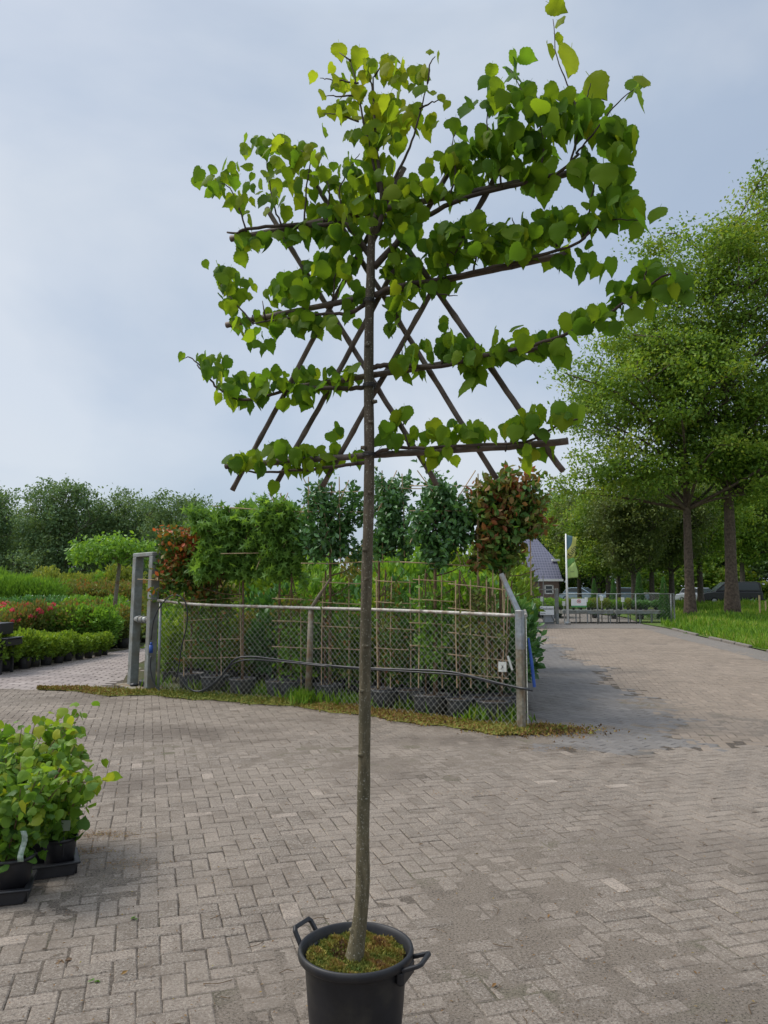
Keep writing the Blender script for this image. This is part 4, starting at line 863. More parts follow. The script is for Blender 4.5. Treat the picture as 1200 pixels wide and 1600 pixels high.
# side fence running back from the corner
FD = np.array([3.75, 21.0, 0]); sf = empty('chain_link_fence', tuple(FA+np.array([.09, .1, 0]))); o_ = FA+np.array([.09, .1, 0])
m_ = MB(); wiremesh(m_, (0, 0, 0), tuple(FD-o_), .04, 1.30, .075, .003); m_.build('wire_mesh', M['wire'], sf)
for k in (.25, .5, .75, 1): m_ = MB(); p = (FD-o_)*k; m_.tube([p, p+[0, 0, 1.32]], .035, 8); m_.build('post', M['gate'], sf)
m_ = MB(); m_.tube([(0, 0, 1.3), tuple(FD-o_+[0, 0, 1.3])], .02, 8); m_.build('top_rail', M['rail'], sf)
tag(sf, 'chain link fence running back from the corner post along the grey lane', 'fence')
# hoses and straps
def hose(pts, r, name, label, m='hose', off=.05, cat='hose'):
    P = smooth_line([fence_pt(a, b, off+(c[0] if c else 0)) for a, b, *c in pts], 6); o = P[0].copy(); mb = MB(); mb.tube(P, r, 8); zero(mb, o)
    return tag(mb.build(name, M[m], None, True, tuple(o)), label, cat)
hose([(285, 1056), (292, 1072), (305, 1080), (320, 1077), (345, 1058), (366, 1031), (392, 1026), (430, 1030), (480, 1036), (540, 1042), (600, 1045), (660, 1047), (705, 1050), (750, 1060), (790, 1070), (832, 1079)], .013, 'garden_hose', 'black garden hose draped along the front of the chain link fence')
hose([(294, 1090), (315, 1082), (338, 1066), (360, 1040), (385, 1031), (430, 1033), (500, 1040), (560, 1045), (650, 1050), (720, 1055), (770, 1067), (828, 1077)], .011, 'garden_hose', 'second thinner black hose hanging just below the first on the chain link fence')
hose([(236, 1000), (240, 970), (250, 948), (265, 932), (280, 931), (291, 945), (292, 975), (284, 1010), (278, 1050), (274, 1064)], .010, 'cable', 'black cable looping over the rail beside the gate posts', cat='cable')
hose([(236, 1025), (235, 1045), (240, 1066), (250, 1080), (262, 1086)], .010, 'cable', 'grey black cable curving to the ground at the fence end', cat='cable')
m_ = MB(); p = fence_pt(236, 1014, .05); m_.tube([(0, 0, -.06), (0, 0, .06)], .03, 8); m_.tube([(0, 0, .06), (0, 0, .1)], .018, 8); tag(m_.build('hose_coupling', M['blue'], None, True, tuple(p)), 'blue hose coupling at the fence end by the gate post', 'coupling')
m_ = MB(); a = FA+np.array([.10, .02, 1.05]); b = FA+np.array([.15, -.03, .50]); m_.tube([a-a, (b-a)*.5+[0.0, -.01, 0], b-a], [.012, .02, .018], 6); tag(m_.build('blue_strap', M['blue'], None, False, tuple(a)), 'blue strap hanging on the back of the corner post', 'strap')
p = fence_pt(785, 1042, -.12); m_ = MB(); m_.bbox((0, 0, 0), (.10, .008, .115), .002, -.5); pl = empty('plant_label', tuple(p)); m_.build('card', M['label'], pl); m_ = MB(); m_.tube([(-.02, -.008, -.03), (0, -.008, .0), (.02, -.008, .03)], .003, 4); m_.tube([(.02, -.008, -.03), (-.01, -.008, .02)], .003, 4); m_.build('mark', M['ink'], pl)
tag(pl, 'white square plant label hanging behind the mesh near the corner post', 'label')
p = fence_pt(797, 1036, .02); m_ = MB(); m_.box((0, 0, 0), (.025, .004, .17), Matrix.Rotation(-.3, 4, 'Y')); tag(m_.build('tape_strip', M['label'], None, False, tuple(p)), 'white tape strip stuck to the mesh beside the corner post', 'tape')

# gate posts (sliding gate guide frame)
g0 = gnd(207, 1073); g1 = gnd(233, 1080); gt = empty('gate_guide_frame', tuple((g0+g1)/2)); c_ = (g0+g1)/2
gtop = at(226, 870, c_[1])[2]; ang = math.atan2(*(g1-g0)[:2][::-1]); lean = np.array([.03, 0, 0])
def leanbox(p, h0, h1, wd):
    m_ = MB(); b = p-c_; V = []
    for z in (h0, h1):
        for sx, sy in ((-1, -1), (1, -1), (1, 1), (-1, 1)):
            o = np.array([sx*wd/2, sy*wd/2]); o = np.array([o[0]*math.cos(ang)-o[1]*math.sin(ang), o[0]*math.sin(ang)+o[1]*math.cos(ang)]); V.append((b[0]+o[0]+lean[0]*z/2, b[1]+o[1], z))
    m_.add(V, [[0, 3, 2, 1], [4, 5, 6, 7], [0, 1, 5, 4], [1, 2, 6, 5], [2, 3, 7, 6], [3, 0, 4, 7]]); o = m_.build('upright', M['gate'], gt); md = o.modifiers.new('b', 'BEVEL'); md.width = .012; md.segments = 2; return o
leanbox(g0, .02, gtop, .14); leanbox(g1, .02, gtop, .14)
d_ = (g1-g0)[:2]; m_ = MB(); m_.bbox((lean[0]*gtop/2, 0, gtop+.032), (np.linalg.norm(d_)+.14, .14, .07), .012, ang); m_.build('crossbar', M['gate'], gt)
zz = at(215, 968, c_[1])[2]; m_ = MB(); L0 = np.array([-d_[0]/2, -d_[1]/2, 0])*.9; a = L0+[lean[0]*zz/2, -.02, zz]; b = -L0+[lean[0]*zz/2, -.02, zz]; m_.tube([a, b], .05, 12); m_.build('guide_roller', M['galv'], gt, True)
for i in range(3): m_ = MB(); p = a+(b-a)*(.25+.25*i); m_.tube([p, p+(b-a)*.06], .062, 12); m_.build('roller_ring', M['gate'], gt)
m_ = MB(); m_.bbox((0, .02, .02), (np.linalg.norm(d_)+.5, .4, .04), .01, ang); m_.build('base_plate', M['concrete'], gt)
m_ = MB(); m_.bbox((.05, .05, .09), (.16, .16, .10), .02, ang); m_.bbox((-.12, .04, .06), (.10, .12, .06), .02, ang); m_.build('foot_bracket', M['plastic'], gt)
tag(gt, 'tall grey steel frame of two uprights guiding the sliding gate', 'gate frame')
# moss strip
rg = np.random.default_rng(12); m_ = MB()
SL = [gnd(60, 1078), gnd(120, 1078), FC+[-.5, -.1, 0], FC, FB, FA, FA+[.5, .0, 0]]
SL = np.array(SL); seg = np.linalg.norm(np.diff(SL, axis=0), axis=1); cum = np.concatenate([[0], np.cumsum(seg)]); n = 60; s = np.linspace(0, cum[-1], n)
cx = np.interp(s, cum, SL[:, 0]); cy = np.interp(s, cum, SL[:, 1]); wdt = np.interp(s, [0, 1, 3, 5, cum[-1]-.8, cum[-1]], [.03, .28, .40, .40, .45, .15])*(1+.15*np.sin(s*5)+.1*np.sin(s*13))
V = []; 
for i in range(n):
    for j, k in enumerate((-.75, -.6, -.2, .3, .8)): V.append((cx[i]+k*wdt[i]*.35, cy[i]+k*wdt[i], (.002, .02, .04, .035, .012)[j]+abs(rg.normal(0, .008))))
F = [[i*5+j, i*5+j+1, (i+1)*5+j+1, (i+1)*5+j] for i in range(n-1) for j in range(4)]; m_.add(V, F, .3)
mm = MB(); k = 26000; ss = rg.random(k)*cum[-1]; X_ = np.interp(ss, cum, SL[:, 0]); Y_ = np.interp(ss, cum, SL[:, 1]); wv = np.interp(ss, s, wdt); o = np.clip(rg.normal(-.12, .40, k), -.95, 1.2)*wv
P = np.stack([X_+o*.35, Y_+o, .02+.03*rg.random(k)], 1); tone = np.clip(.38+.22*np.sin(ss*1.1+1)+.13*(ss/cum[-1])+rg.normal(0, .16, k), 0, 1)
# corner heap
k2 = 3800; a = rg.uniform(0, 6.28, k2); r = np.abs(rg.normal(0, .30, k2)); P2 = np.stack([FA[0]+.22+r*np.cos(a)*1.15, FA[1]-.02+r*np.sin(a)*.62, .015+.07*np.exp(-r*4)*rg.random(k2)], 1)
P = np.concatenate([P, P2]); tone = np.concatenate([tone, np.clip(rg.normal(.72, .2, k2), 0, 1)])
scatter(mm, P, rg.normal(size=(len(P), 3))+[0, 0, .5], .03*rg.uniform(.5, 1.5, len(P)), TR, tone, rg)
mo = m_.build('moss_bank', M['moss']); tag(mo, kind='structure'); tag(mm.build('moss', M['moss']), 'yellow and rusty moss with leaf litter along the foot of the fence', 'moss', kind='stuff')
# weeds
m_ = MB(); P = []
for px, off, w0, n in ((480, -.10, .14, 320), (474, .25, .3, 260), (768, .40, .26, 750), (640, .5, .4, 260), (425, .5, .3, 220), (330, .4, .3, 160), (560, .4, .5, 200), (690, .45, .25, 160), (250, .5, .2, 60)):
    Y = fence_at_px(px, off); x = (px-600)/1200*Y; P.append(np.stack([rg.normal(x, w0*.6, n), Y+rg.normal(0, .10, n), np.full(n, .01)], 1))
P = np.concatenate(P); n = len(P); scatter(m_, P, rg.normal(size=(n, 3))*.35+[0, 0, 1], rg.uniform(.08, .26, n), T_rh(.045), np.clip(rg.normal(.4, .2, n), 0, 1), rg)
tag(m_.build('weeds', M['grass']), 'green grass and weeds growing through the foot of the chain link fence', 'weeds', kind='stuff')

# ================================================================ POTTED ESPALIER TREES IN THE ENCLOSURE
def espalier(name, label, px, Y, pot, trunk_r, box, leaf, T, n, ls, canes, seed, dens=0.5, hang=-.3, redtop=False, cane_m='bamboo', tops=(), depth=.28, cat='tree', trunkpx=None, clip=None, rboost=0):
    """box = crown region px (x0,x1,y0,y1) seen at depth Y; canes = list of pixel segments"""
    rg = np.random.default_rng(seed); base = at(px, 1000, Y); bx = base[0]; t = empty(name, (bx, Y, 0))
    o = np.array([bx, Y, 0]); pr, ph = pot
    m_ = MB(); m_.lathe(pot_prof(pr, ph), n=28); po = m_.build('pot', M['pot'], t, True); m_ = MB(); m_.lathe([(pr*.94, ph*.91), (pr*.5, ph*.95), (.001, ph*.95)], n=20); m_.build('soil', M['soil'], po)
    m_ = MB(); tp = [at(a, b, Y)-o for a, b in (trunkpx or [(px, 900), (px+2, box[2]+10)])]; P = smooth_line([(0, 0, ph*.9)]+tp, 5); m_.tube(P, np.linspace(trunk_r, trunk_r*.35, len(P)), 8)
    x0, x1, y0, y1 = box
    for i in range(7):
        b = P[int(len(P)*(.45+.07*i))]; tx = rg.choice([x0, x1])*.8+px*.2; q = at(tx, y0+(y1-y0)*(1-i/7)+5, Y)-o; m_.tube(smooth_line([b, (b+q)/2+[0, 0, -.04], q], 3), np.linspace(trunk_r*.4, .003, 7), 5)
    m_.build('trunk', M['stem'], t, True)
    for k_, (a, b, c, d) in enumerate(canes):
        cm = MB(); dy = -.11-.01*(k_ % 3); p0, p1 = at(a, b, Y+dy)-o, at(c, d, Y+dy)-o; cm.tube([p0, (p0+p1)/2+rg.normal(0, .006, 3), p1], .0075, 6); cm.build('cane', M[cane_m], t)
    k = n*3; u, v = rg.random(k), rg.random(k); f = (np.sin(u*9+seed)*np.cos(v*8+seed*2)+.6*np.sin(u*21+v*17+seed)+.5*rg.normal(size=k)); ed = np.minimum(np.minimum(u, 1-u)*3.0, 1)*np.minimum(np.minimum(v+.03, 1-v)*4, 1)
    keep = (f+ed*1.6 > 1.6-dens*2)[:k]; idx = np.where(keep)[0][:n]; u, v = u[idx], v[idx]; k = len(u)
    A, B_ = at(x0, y0, Y)-o, at(x1, y1, Y)-o
    kn = lambda q, m_, a: np.interp(q, np.linspace(0, 1, m_), rg.uniform(0, a, m_))
    u = (lambda l, r_: l+(1-r_-l)*u)(kn(v, 9, .17), kn(v, 9, .17)); v = (lambda t_, b_: t_+(1-b_-t_)*v)(kn(u, 9, .20), kn(u, 7, .16))
    P = np.stack([A[0]+(B_[0]-A[0])*u, rg.normal(0, depth/2, k), A[2]+(B_[2]-A[2])*v], 1)+rg.normal(0, .03, (k, 3))
    if clip:
        wx_ = (P[:, 0]+o[0])/Y*1200*1.0; pyv = y0+(y1-y0)*v; pxv = 600+wx_; kp = ~((pyv > clip[1]) & (pxv > clip[0]-(pyv-clip[1])*.5)); P, u, v = P[kp], u[kp], v[kp]; k = len(u)
    ns = 26; si = rg.integers(0, k, ns); sdir = rg.normal(size=(ns, 3))*[1, .4, .6]+[0, 0, .5]; sdir = nrmz(sdir)
    SP = np.concatenate([P[si[q]]+sdir[q]*np.linspace(.03, rg.uniform(.15, .36), 9)[:, None]+rg.normal(0, .015, (9, 3)) for q in range(ns)]); P = np.concatenate([P, SP]); v = np.concatenate([v, np.repeat(v[si], 9)]); u = np.concatenate([u, np.repeat(u[si], 9)]); k = len(u)
    tone = rg.normal(.42, .2, k)
    if redtop: tone = tone+rboost-.08+.30*(1-v)+.18*np.sin(u*11+v*9)
    cm = MB(); scatter(cm, P, rg.normal(size=(k, 3))*.8+[0, 0, hang], ls*rg.uniform(.65, 1.25, k), T, np.clip(tone, 0, 1), rg); cm.build('foliage', leaf, t)
    return tag(t, label, cat)
Z = fence_at_px
hz = lambda y, a, b: (a, y, b, y+1)
espalier('potted_tree', 'light green star leaved espalier tree left of the bent fence arm', 437, Z(437, .32), (.20, .26), .022, (390, 488, 760, 915), M['star'], TS, 2700, .125, [(345, 865, 485, 863), (360, 793, 480, 800), (400, 820, 430, 880), (450, 770, 400, 890), (420, 770, 470, 860), (480, 780, 440, 860)], 41, .56, -.6)
espalier('potted_tree', 'light green star leaved espalier tree nearest the red tipped shrub', 380, Z(380, .32), (.20, .26), .024, (296, 412, 776, 912), M['star'], TS, 3000, .125, [(310, 830, 430, 832), (330, 790, 400, 798), (372, 850, 385, 870), (355, 790, 375, 850), (400, 810, 362, 885)], 42, .58, -.6)
espalier('potted_tree', 'dark leaved espalier tree just left of the main trunk', 516, Z(516, .32), (.18, .26), .03, (466, 578, 748, 890), M['dark'], TO, 2900, .085, [(482, 770, 560, 768), (470, 800, 570, 800), (482, 745, 481, 810), (497, 752, 520, 870), (545, 750, 500, 860), (530, 745, 532, 880), (470, 880, 570, 878), (473, 745, 500, 800)], 43, .48, -.1)
espalier('potted_tree', 'dark leaved espalier tree directly right of the main trunk', 592, Z(592, .32), (.19, .28), .026, (578, 646, 740, 880), M['dark'], TO, 2500, .085, [(575, 762, 700, 764), (597, 735, 598, 880), (628, 740, 632, 870), (620, 735, 590, 800), (560, 878, 640, 878)], 44, .46, -.1)
espalier('potted_tree', 'sparse dark leaved espalier tree midway between the main trunk and the red crown', 680, Z(680, .32), (.20, .28), .03, (634, 750, 743, 890), M['dark'], TO, 3900, .085, [(640, 759, 762, 760), (640, 798, 758, 799), (652, 735, 700, 800), (743, 735, 700, 800), (690, 745, 640, 850), (745, 755, 746, 930), (625, 878, 755, 886), (690, 800, 720, 880)], 45, .40, -.1)
espalier('potted_photinia', 'dense photinia with bronze red leaves right of the espalier row', 782, Z(782, .9), (.20, .28), .024, (732, 860, 730, 908), M['photinia2'], TO, 5200, .10, [(747, 740, 748, 1050), (828, 760, 830, 930), (745, 760, 762, 760), (770, 890, 772, 1060), (790, 880, 785, 1060), (760, 900, 765, 1070), (740, 800, 762, 800)], 46, .9, .1, True, clip=(822, 838))
espalier('potted_photinia', 'orange red tipped photinia behind the fence beside the gate frame', 300, Z(300, .42), (.20, .28), .02, (236, 372, 812, 945), M['photinia'], TO, 4200, .09, [(215, 905, 300, 907), (283, 912, 372, 902), (255, 935, 373, 938), (312, 905, 313, 940)], 47, .9, .3, True, clip=None, rboost=.06)
espalier('potted_photinia', 'green photinia with a few red leaves low behind the left fence panel', 340, Z(340, .5), (.19, .26), .018, (275, 378, 905, 1045), M['photinia2'], TO, 1500, .07, [(285, 971, 350, 966), (285, 1001, 378, 998), (285, 1028, 372, 1027), (345, 990, 346, 1070), (374, 900, 376, 1030), (288, 925, 287, 1060), (285, 940, 372, 934)], 48, .42, .3)
# low cane frames with climbers to the right
def low_frame(label, px, x0, x1, ys, xs, seed, leaf, n, slope=.05, off=.28, dens=.5):
    Y = Z(px, off); cs = [(x0, y, x1, y+(x1-x0)*slope) for y in ys]+[(x, ys[0]-6, x+rr.uniform(-3, 3), 1075) for x in xs]
    espalier('potted_climber', label, px, Y, (.17, .27), .012, (x0, x1, ys[0]-5, 1075), leaf, TO, n, .065, cs, seed, dens, .3, False, 'bamboo', cat='climber')
low_frame('sparse climber on a cane frame just right of the main trunk', 602, 585, 650, (907, 940, 981, 1012, 1043), (588, 612, 640), 51, M['photinia2'], 700)
low_frame('sparse climber on a cane frame beneath the sparse espalier tree', 665, 640, 712, (905, 936, 973, 1008, 1046), (655, 690), 52, M['mid'], 800, .06)
low_frame('climber on a cane frame standing in the pot nearest the corner post', 718, 700, 795, (912, 950, 988, 1022, 1050), (712, 735, 760, 785), 53, M['rust'], 800, .11)
low_frame('sparse climber on a cane frame just left of the main trunk', 508, 500, 565, (909, 941, 978, 1012), (505, 545), 54, M['photinia2'], 500)
low_frame('sparse climber on canes behind the bent fence arm', 455, 425, 500, (935, 970, 1010), (470,), 55, M['mid'], 500)
# bundle of bare canes near the corner
bc = empty('cane_bundle', tuple([at(772, 1000, Z(772, .7))[0], Z(772, .7), 0])); o = np.array(bc.location)
for i in range(9):
    m_ = MB(); a = 752+i*5; m_.tube([at(a+rr.uniform(-3, 3), 1060, o[1]+rr.uniform(-.1, .1))-o, at(a+rr.uniform(-10, 10), 900+rr.uniform(0, 30), o[1]+rr.uniform(-.1, .1))-o], .009, 6); m_.build('cane', M['bamboo' if i % 2 else 'stem'], bc)
tag(bc, 'bundle of upright canes and bare stems behind the corner post', 'canes')
for k, (px, off) in enumerate(((770, .40), (335, .35), (640, .6), (745, .6))):
    Y = Z(px, off); p = at(px, 1000, Y); t = empty('empty_pot', (p[0], Y, 0)); m_ = MB(); m_.lathe(pot_prof(.2, .27), n=24); po = m_.build('pot', M['pot'], t, True); m_ = MB(); m_.lathe([(.188, .245), (.001, .25)], n=16); m_.build('soil', M['soil'], t)
    tag(t, ['black nursery pot just left of the corner post', 'black nursery pot behind the hose loop near the gate', 'black nursery pot behind the row right of the main trunk', 'black nursery pot between the climbers near the corner'][k], 'pot')
# shrub mass behind
for j, off in enumerate((1.45, 2.2, 3.0, 3.9, 5.0, 6.5)):
    for i in range(17):
        px = 262+i*32+rr.uniform(-8, 8)+(16 if j % 2 else 0)
        if px > 800: continue
        Y = Z(px, off); p = at(px, 1000, Y); q = rr.random()
        col = ORD[i] if i < 16 else 'last'; row = ('nearest', 'second', 'third', 'fourth', 'fifth', 'rearmost')[j]
        lab_ = lambda w: w+', '+col+' from the left in the '+row+' row inside the fence'
        big_ = (1, 1.25, 1.4, 1.5, 1.65, 1.8)[j]
        if px > 380 and q < .30: b_laur.put((p[0], Y, 0), rr.uniform(.75, 1.0)*min(big_, 1.15), None, lab_('dark glossy laurel'), 'dark laurels inside the fenced bed')
        elif q < .58: b_lite.put((p[0], Y, 0), rr.uniform(.62, .9)*big_, None, lab_('bright green shrub'), 'bright green shrubs inside the fenced bed')
        elif q < .75 or px < 400 and q < .9: b_mixed.put((p[0], Y, 0), rr.uniform(.62, .9)*big_, None, lab_('rusty green shrub'), 'rusty green shrubs inside the fenced bed')
        else: b_tall.put((p[0], Y, 0), rr.uniform(.7, .95)*big_, None, lab_('mid green shrub'), 'green shrubs inside the fenced bed')

# ================================================================ LEFT FOREGROUND POTTED SHRUBS
def young_shrub(label, c, pr, ph, H, seed, n_st, lean, leaf=M['hydr'], lsz=.055, tagm=None):
    rg = np.random.default_rng(seed); t = empty('potted_shrub', c); m_ = MB(); m_.lathe(pot_prof(pr, ph), n=36); m_.build('pot', M['plastic'], t, True)
    m_ = MB(); m_.lathe([(pr*.94, ph*.9), (pr*.5, ph*.95), (.001, ph*.96)], n=24); m_.build('soil', M['soil'], t)
    st_ = MB(); lf = MB(); PP, TT = [], []
    for i in range(n_st):
        a = rg.uniform(0, 6.283); sp_ = rg.uniform(.10, .30); h = H*rg.uniform(.6, 1.0)
        P = smooth_line([(rg.normal(0, .02), rg.normal(0, .02), ph*.9), (sp_*.4*math.cos(a)+lean[0]*.4, sp_*.4*math.sin(a)+lean[1]*.4, ph+h*.45), (sp_*math.cos(a)+lean[0], sp_*math.sin(a)+lean[1], ph+h)], 8)
        st_.tube(P, np.linspace(.0055, .002, len(P)), 6)
        for q in range(1, len(P)):
            for _ in range(3 if q > 4 else 2):
                PP.append(P[q]+rg.normal(0, .045, 3)); TT.append(nrmz(rg.normal(size=3)*.8+np.array([0, 0, -.25])))
    PP, TT = np.array(PP), np.array(TT); hh = (PP[:, 2]-ph)/H
    scatter(lf, PP, TT, lsz*rg.uniform(.6, 1.25, len(PP)), TL, np.clip(.3+.35*hh+rg.normal(0, .2, len(PP)), 0, 1), rg, rg.normal(size=(len(PP), 3))*.6+[0, -.3, 1])
    st_.build('stem', M['stem'], t, True); lf.build('foliage', leaf, t, True); return tag(t, label, 'shrub'), t
c1 = gnd(85, 1368); c2 = gnd(8, 1408)
t1, _ = young_shrub('leafy shrub in black pot on the rear tray, marked by the upright name plate', (c1[0], c1[1]+.06, .03), .095, .17, .42, 61, 12, (-.08, .02))
rg = np.random.default_rng(62)
# leaning branch with yellow leaves
br = MB(); lf = MB(); o = np.array(t1.location); Yb = o[1]
main = smooth_line([(0, 0, .16), at(70, 1250, Yb)-o, at(82, 1225, Yb)-o, at(96, 1198, Yb)-o], 5); br.tube(main, np.linspace(.011, .007, len(main)), 8)
sub = smooth_line([at(86, 1215, Yb)-o, at(110, 1222, Yb)-o, at(140, 1222, Yb)-o, at(168, 1219, Yb)-o], 5); br.tube(sub, np.linspace(.004, .0015, len(sub)), 6)
br.build('leaning_branch', M['stem'], t1, True); PP = []
for a, b in ((98, 1199), (104, 1214), (112, 1216), (126, 1214), (131, 1210), (118, 1228), (128, 1236), (140, 1226), (148, 1226), (150, 1232), (158, 1225), (165, 1219), (172, 1218), (112, 1252), (96, 1262), (88, 1270), (78, 1272), (82, 1296), (100, 1232), (118, 1240), (132, 1244)): PP.append(at(a, b, Yb+rg.normal(0, .03))-o)
PP = np.array(PP); scatter(lf, PP+[0, 0, .02], rg.normal(size=(len(PP), 3))*.45+[0.1, 0, -.7], .062*rg.uniform(.6, 1.15, len(PP)), TL, np.clip(rg.normal(.8, .15, len(PP)), 0, 1), rg, rg.normal(size=(len(PP), 3))*.3+[0, -1, .3]); lf.build('yellow_leaves', M['hydr'], t1, True)
t2, _ = young_shrub('leafy green shrub in black pot on the front tray with a white strip tag', (c2[0], c2[1]+.05, .03), .115, .19, .50, 63, 15, (.02, .05))
c3 = gnd(-30, 1365); t3, _ = young_shrub('taller bright green shrub at the left edge behind the two trays', (c3[0], c3[1]+.30, .0), .12, .2, .64, 64, 16, (.16, .0))
c4 = gnd(30, 1350); t4, _ = young_shrub('leafy green shrub crowded between the two tray shrubs at the back', (c4[0], c4[1]+.22, .0), .10, .18, .50, 65, 13, (.05, .0))
def tray(label, c, sx, sy, rz):
    t = empty('plant_tray', (c[0], c[1], 0), rz); m_ = MB(); m_.bbox((0, 0, .012), (sx*.88, sy*.88, .02), .008); m_.build('base', M['plastic'], t)
    m_ = MB()
    for s in (-1, 1):
        m_.prism([(-sy/2, .065), (sy/2, .065), (sy*.44, .005), (-sy*.44, .005)], (s*sx*.46, 0, 0), (0, 1, 0), (0, 0, 1), (s, 0, 0), .012)
        m_.prism([(-sx/2, .065), (sx/2, .065), (sx*.44, .005), (-sx*.44, .005)], (0, s*sy*.46, 0), (1, 0, 0), (0, 0, 1), (0, s, 0), .012)
        m_.bbox((s*sx*.49, 0, .07), (.035, sy+.03, .012), .004); m_.bbox((0, s*sy*.49, .071), (sx+.03, .035, .012), .004)
    m_.build('rim', M['plastic'], t); return tag(t, label, 'tray')
tray('shallow black plant tray under the rear of the two foreground pots', (c1[0]-.08, c1[1]+.05), .34, .25, .45)
tray('shallow black plant tray under the front pot at the left edge', (c2[0]-.08, c2[1]+.04), .36, .27, .3)
p = at(100, 1290, c1[1]-.02); pl = empty('name_plate', tuple(p)); m_ = MB(); m_.bbox((0, 0, 0), (.072, .003, .058), .001); m_.build('plate', speck('plate_grey', (.20, .24, .17), (.26, .30, .22), 10, .4), pl); m_ = MB(); m_.tube([(0, .003, -.02), (0, .003, -.17)], .0025, 5); m_.build('stick', M['plastic'], pl)
tag(pl, 'grey green name plate on a thin black stick in the rear foreground pot', 'label')
p = at(35, 1322, c2[1]-.12); m_ = MB(); V = []; 
for i in range(7): V += [(-.014+.006*math.sin(i), .01*math.sin(i*.8), .075-.025*i), (.014+.006*math.sin(i), .01*math.sin(i*.8)+.004, .075-.025*i)]
m_.add(V, [[2*i, 2*i+1, 2*i+3, 2*i+2] for i in range(6)]); ob = m_.build('strip_tag', speck('strip_tag', (.14, .22, .15), (.42, .48, .42), 60, .4), None, True, tuple(p)); md = ob.modifiers.new('s', 'SOLIDIFY'); md.thickness = .001
tag(ob, 'white green strip tag hanging on the front foreground shrub', 'label')
# black trolley at the left edge
tY = 14.7; p0 = at(-25, 990, tY); tl = empty('plant_trolley', (p0[0], tY, 0)); o = np.array(tl.location)
q = lambda px, py: at(px, py, tY)-o
m_ = MB(); a, b = q(12, 973), q(12, 991); m_.bbox(((a[0]-.5), 0, (a[2]+b[2])/2), (1.0, .5, a[2]-b[2]), .01); m_.build('crate', M['plastic'], tl)
m_ = MB(); a, b = q(20, 998), q(20, 1008); m_.bbox(((a[0]-.5), 0, (a[2]+b[2])/2), (1.1, .6, a[2]-b[2]), .01); m_.bbox((a[0]-.5, 0, a[2]+.015), (1.13, .63, .02), .004); m_.build('shelf', M['plastic'], tl)
for s in (-1, 1): m_ = MB(); m_.bbox((a[0]-.1-.0, s*.22, b[2]/2), (.05, .05, b[2]), .004); m_.build('leg', M['plastic'], tl)
for s in (-1, 1): m_ = MB(); m_.bbox((a[0]-.9, s*.22, b[2]/2), (.05, .05, b[2]), .004); m_.build('leg', M['plastic'], tl)
m_ = MB(); m_.bbox((a[0]-.5, .2, (b[2]+q(12, 991)[2])/2+.1), (.05, .05, .35), .004); m_.build('upright', M['plastic'], tl)
tag(tl, 'black plastic plant trolley cut off by the left edge of the photo', 'trolley')
p = gnd(66, 1040); m_ = MB(); t = empty('flower_tag', (p[0], p[1]-.1, 0)); zt = at(66, 1013, p[1]-.1)[2]; m_.tube([(0, 0, .0), (0, 0, zt)], .003, 5); m_.build('stick', M['white'], t); m_ = MB(); m_.tube([(0, -.004, zt), (0, .004, zt)], .055, 14); m_.build('card', M['pink'], t)
tag(t, 'round pink flower tag standing in the bright green front row', 'label')

# ================================================================ THE MAIN TREE
pc = at(556, 1480, 2.92); pc = np.array([pc[0], 2.92, 0]); RIM = .352
pot = empty('plant_pot', tuple(pc)); m_ = MB()
m_.lathe([(0, 0), (.150, 0), (.157, .008), (.172, .15), (.184, .305), (.186, .315), (.203, .318), (.208, .324), (.210, .338), (.207, .349), (.201, .352), (.195, .349), (.191, .335), (.178, .31), (.172, .26), (0, .26)], n=72); m_.build('body', speck('pot_body', (.009, .009, .011), (.015, .015, .018), 12, .5, bs=.15, bd=.002, c=(.028, .026, .023), scale2=9), pot, True)
def handle(a, tilt):
    m_ = MB(); ca, sa = math.cos(a), math.sin(a); e = np.array([ca, sa, 0]); tt = np.array([-sa, ca, 0]); up = np.array([0, 0, 1.])
    w0 = .055; o = e*.203+up*.325; od = nrmz(e*math.cos(tilt)+up*math.sin(tilt))
    P = [o-tt*w0, o-tt*w0*.92+od*.055, o-tt*w0*.75+od*.066, o+tt*w0*.75+od*.066, o+tt*w0*.92+od*.055, o+tt*w0]
    n2 = np.cross(od, tt)
    for s, e_ in zip(P[:-1], P[1:]):
        d = nrmz(e_-s); sd_ = nrmz(np.cross(d, n2)); h1, h2 = .008, .0065
        V = [q+sd_*h1*i+n2*h2*j for q in (s-d*.004, e_+d*.004) for i, j in ((-1, -1), (1, -1), (1, 1), (-1, 1))]
        m_.add(V, [[0, 3, 2, 1], [4, 5, 6, 7], [0, 1, 5, 4], [1, 2, 6, 5], [2, 3, 7, 6], [3, 0, 4, 7]])
    m_.bbox(o-up*.03+e*-.012, (.03, .12, .05), .006, a)
    o2 = m_.build('handle', M['plastic'], pot); md = o2.modifiers.new('b', 'BEVEL'); md.width = .003; md.segments = 2; md.limit_method = 'ANGLE'
handle(R(150), R(55)); handle(R(-22), R(22))
rg = np.random.default_rng(71); n = 28; m_ = MB(); V = [(0, 0, RIM-.035)]; 
for i in range(1, 13):
    for j in range(n): 
        a = j*2*math.pi/n; r = .178*i/12; V.append((r*math.cos(a), r*math.sin(a), RIM-.045+.012*math.sin(7*r*20+a*2)*math.sin(a*3)+rg.normal(0, .002)-(.02 if i == 12 else 0)))
F4 = [[1+(i-1)*n+j, 1+(i-1)*n+(j+1) % n, 1+i*n+(j+1) % n, 1+i*n+j] for i in range(1, 12) for j in range(n)]
m_.add(V, F4, .2); k = [[0, 1+(j+1) % n, 1+j] for j in range(n)]; m_.f.append(np.array(k)[:, ::-1]); m_.t.append(np.full(n, .2)); m_.m.append(np.zeros(n, int)); m_.build('soil', M['soil'], pot, True)
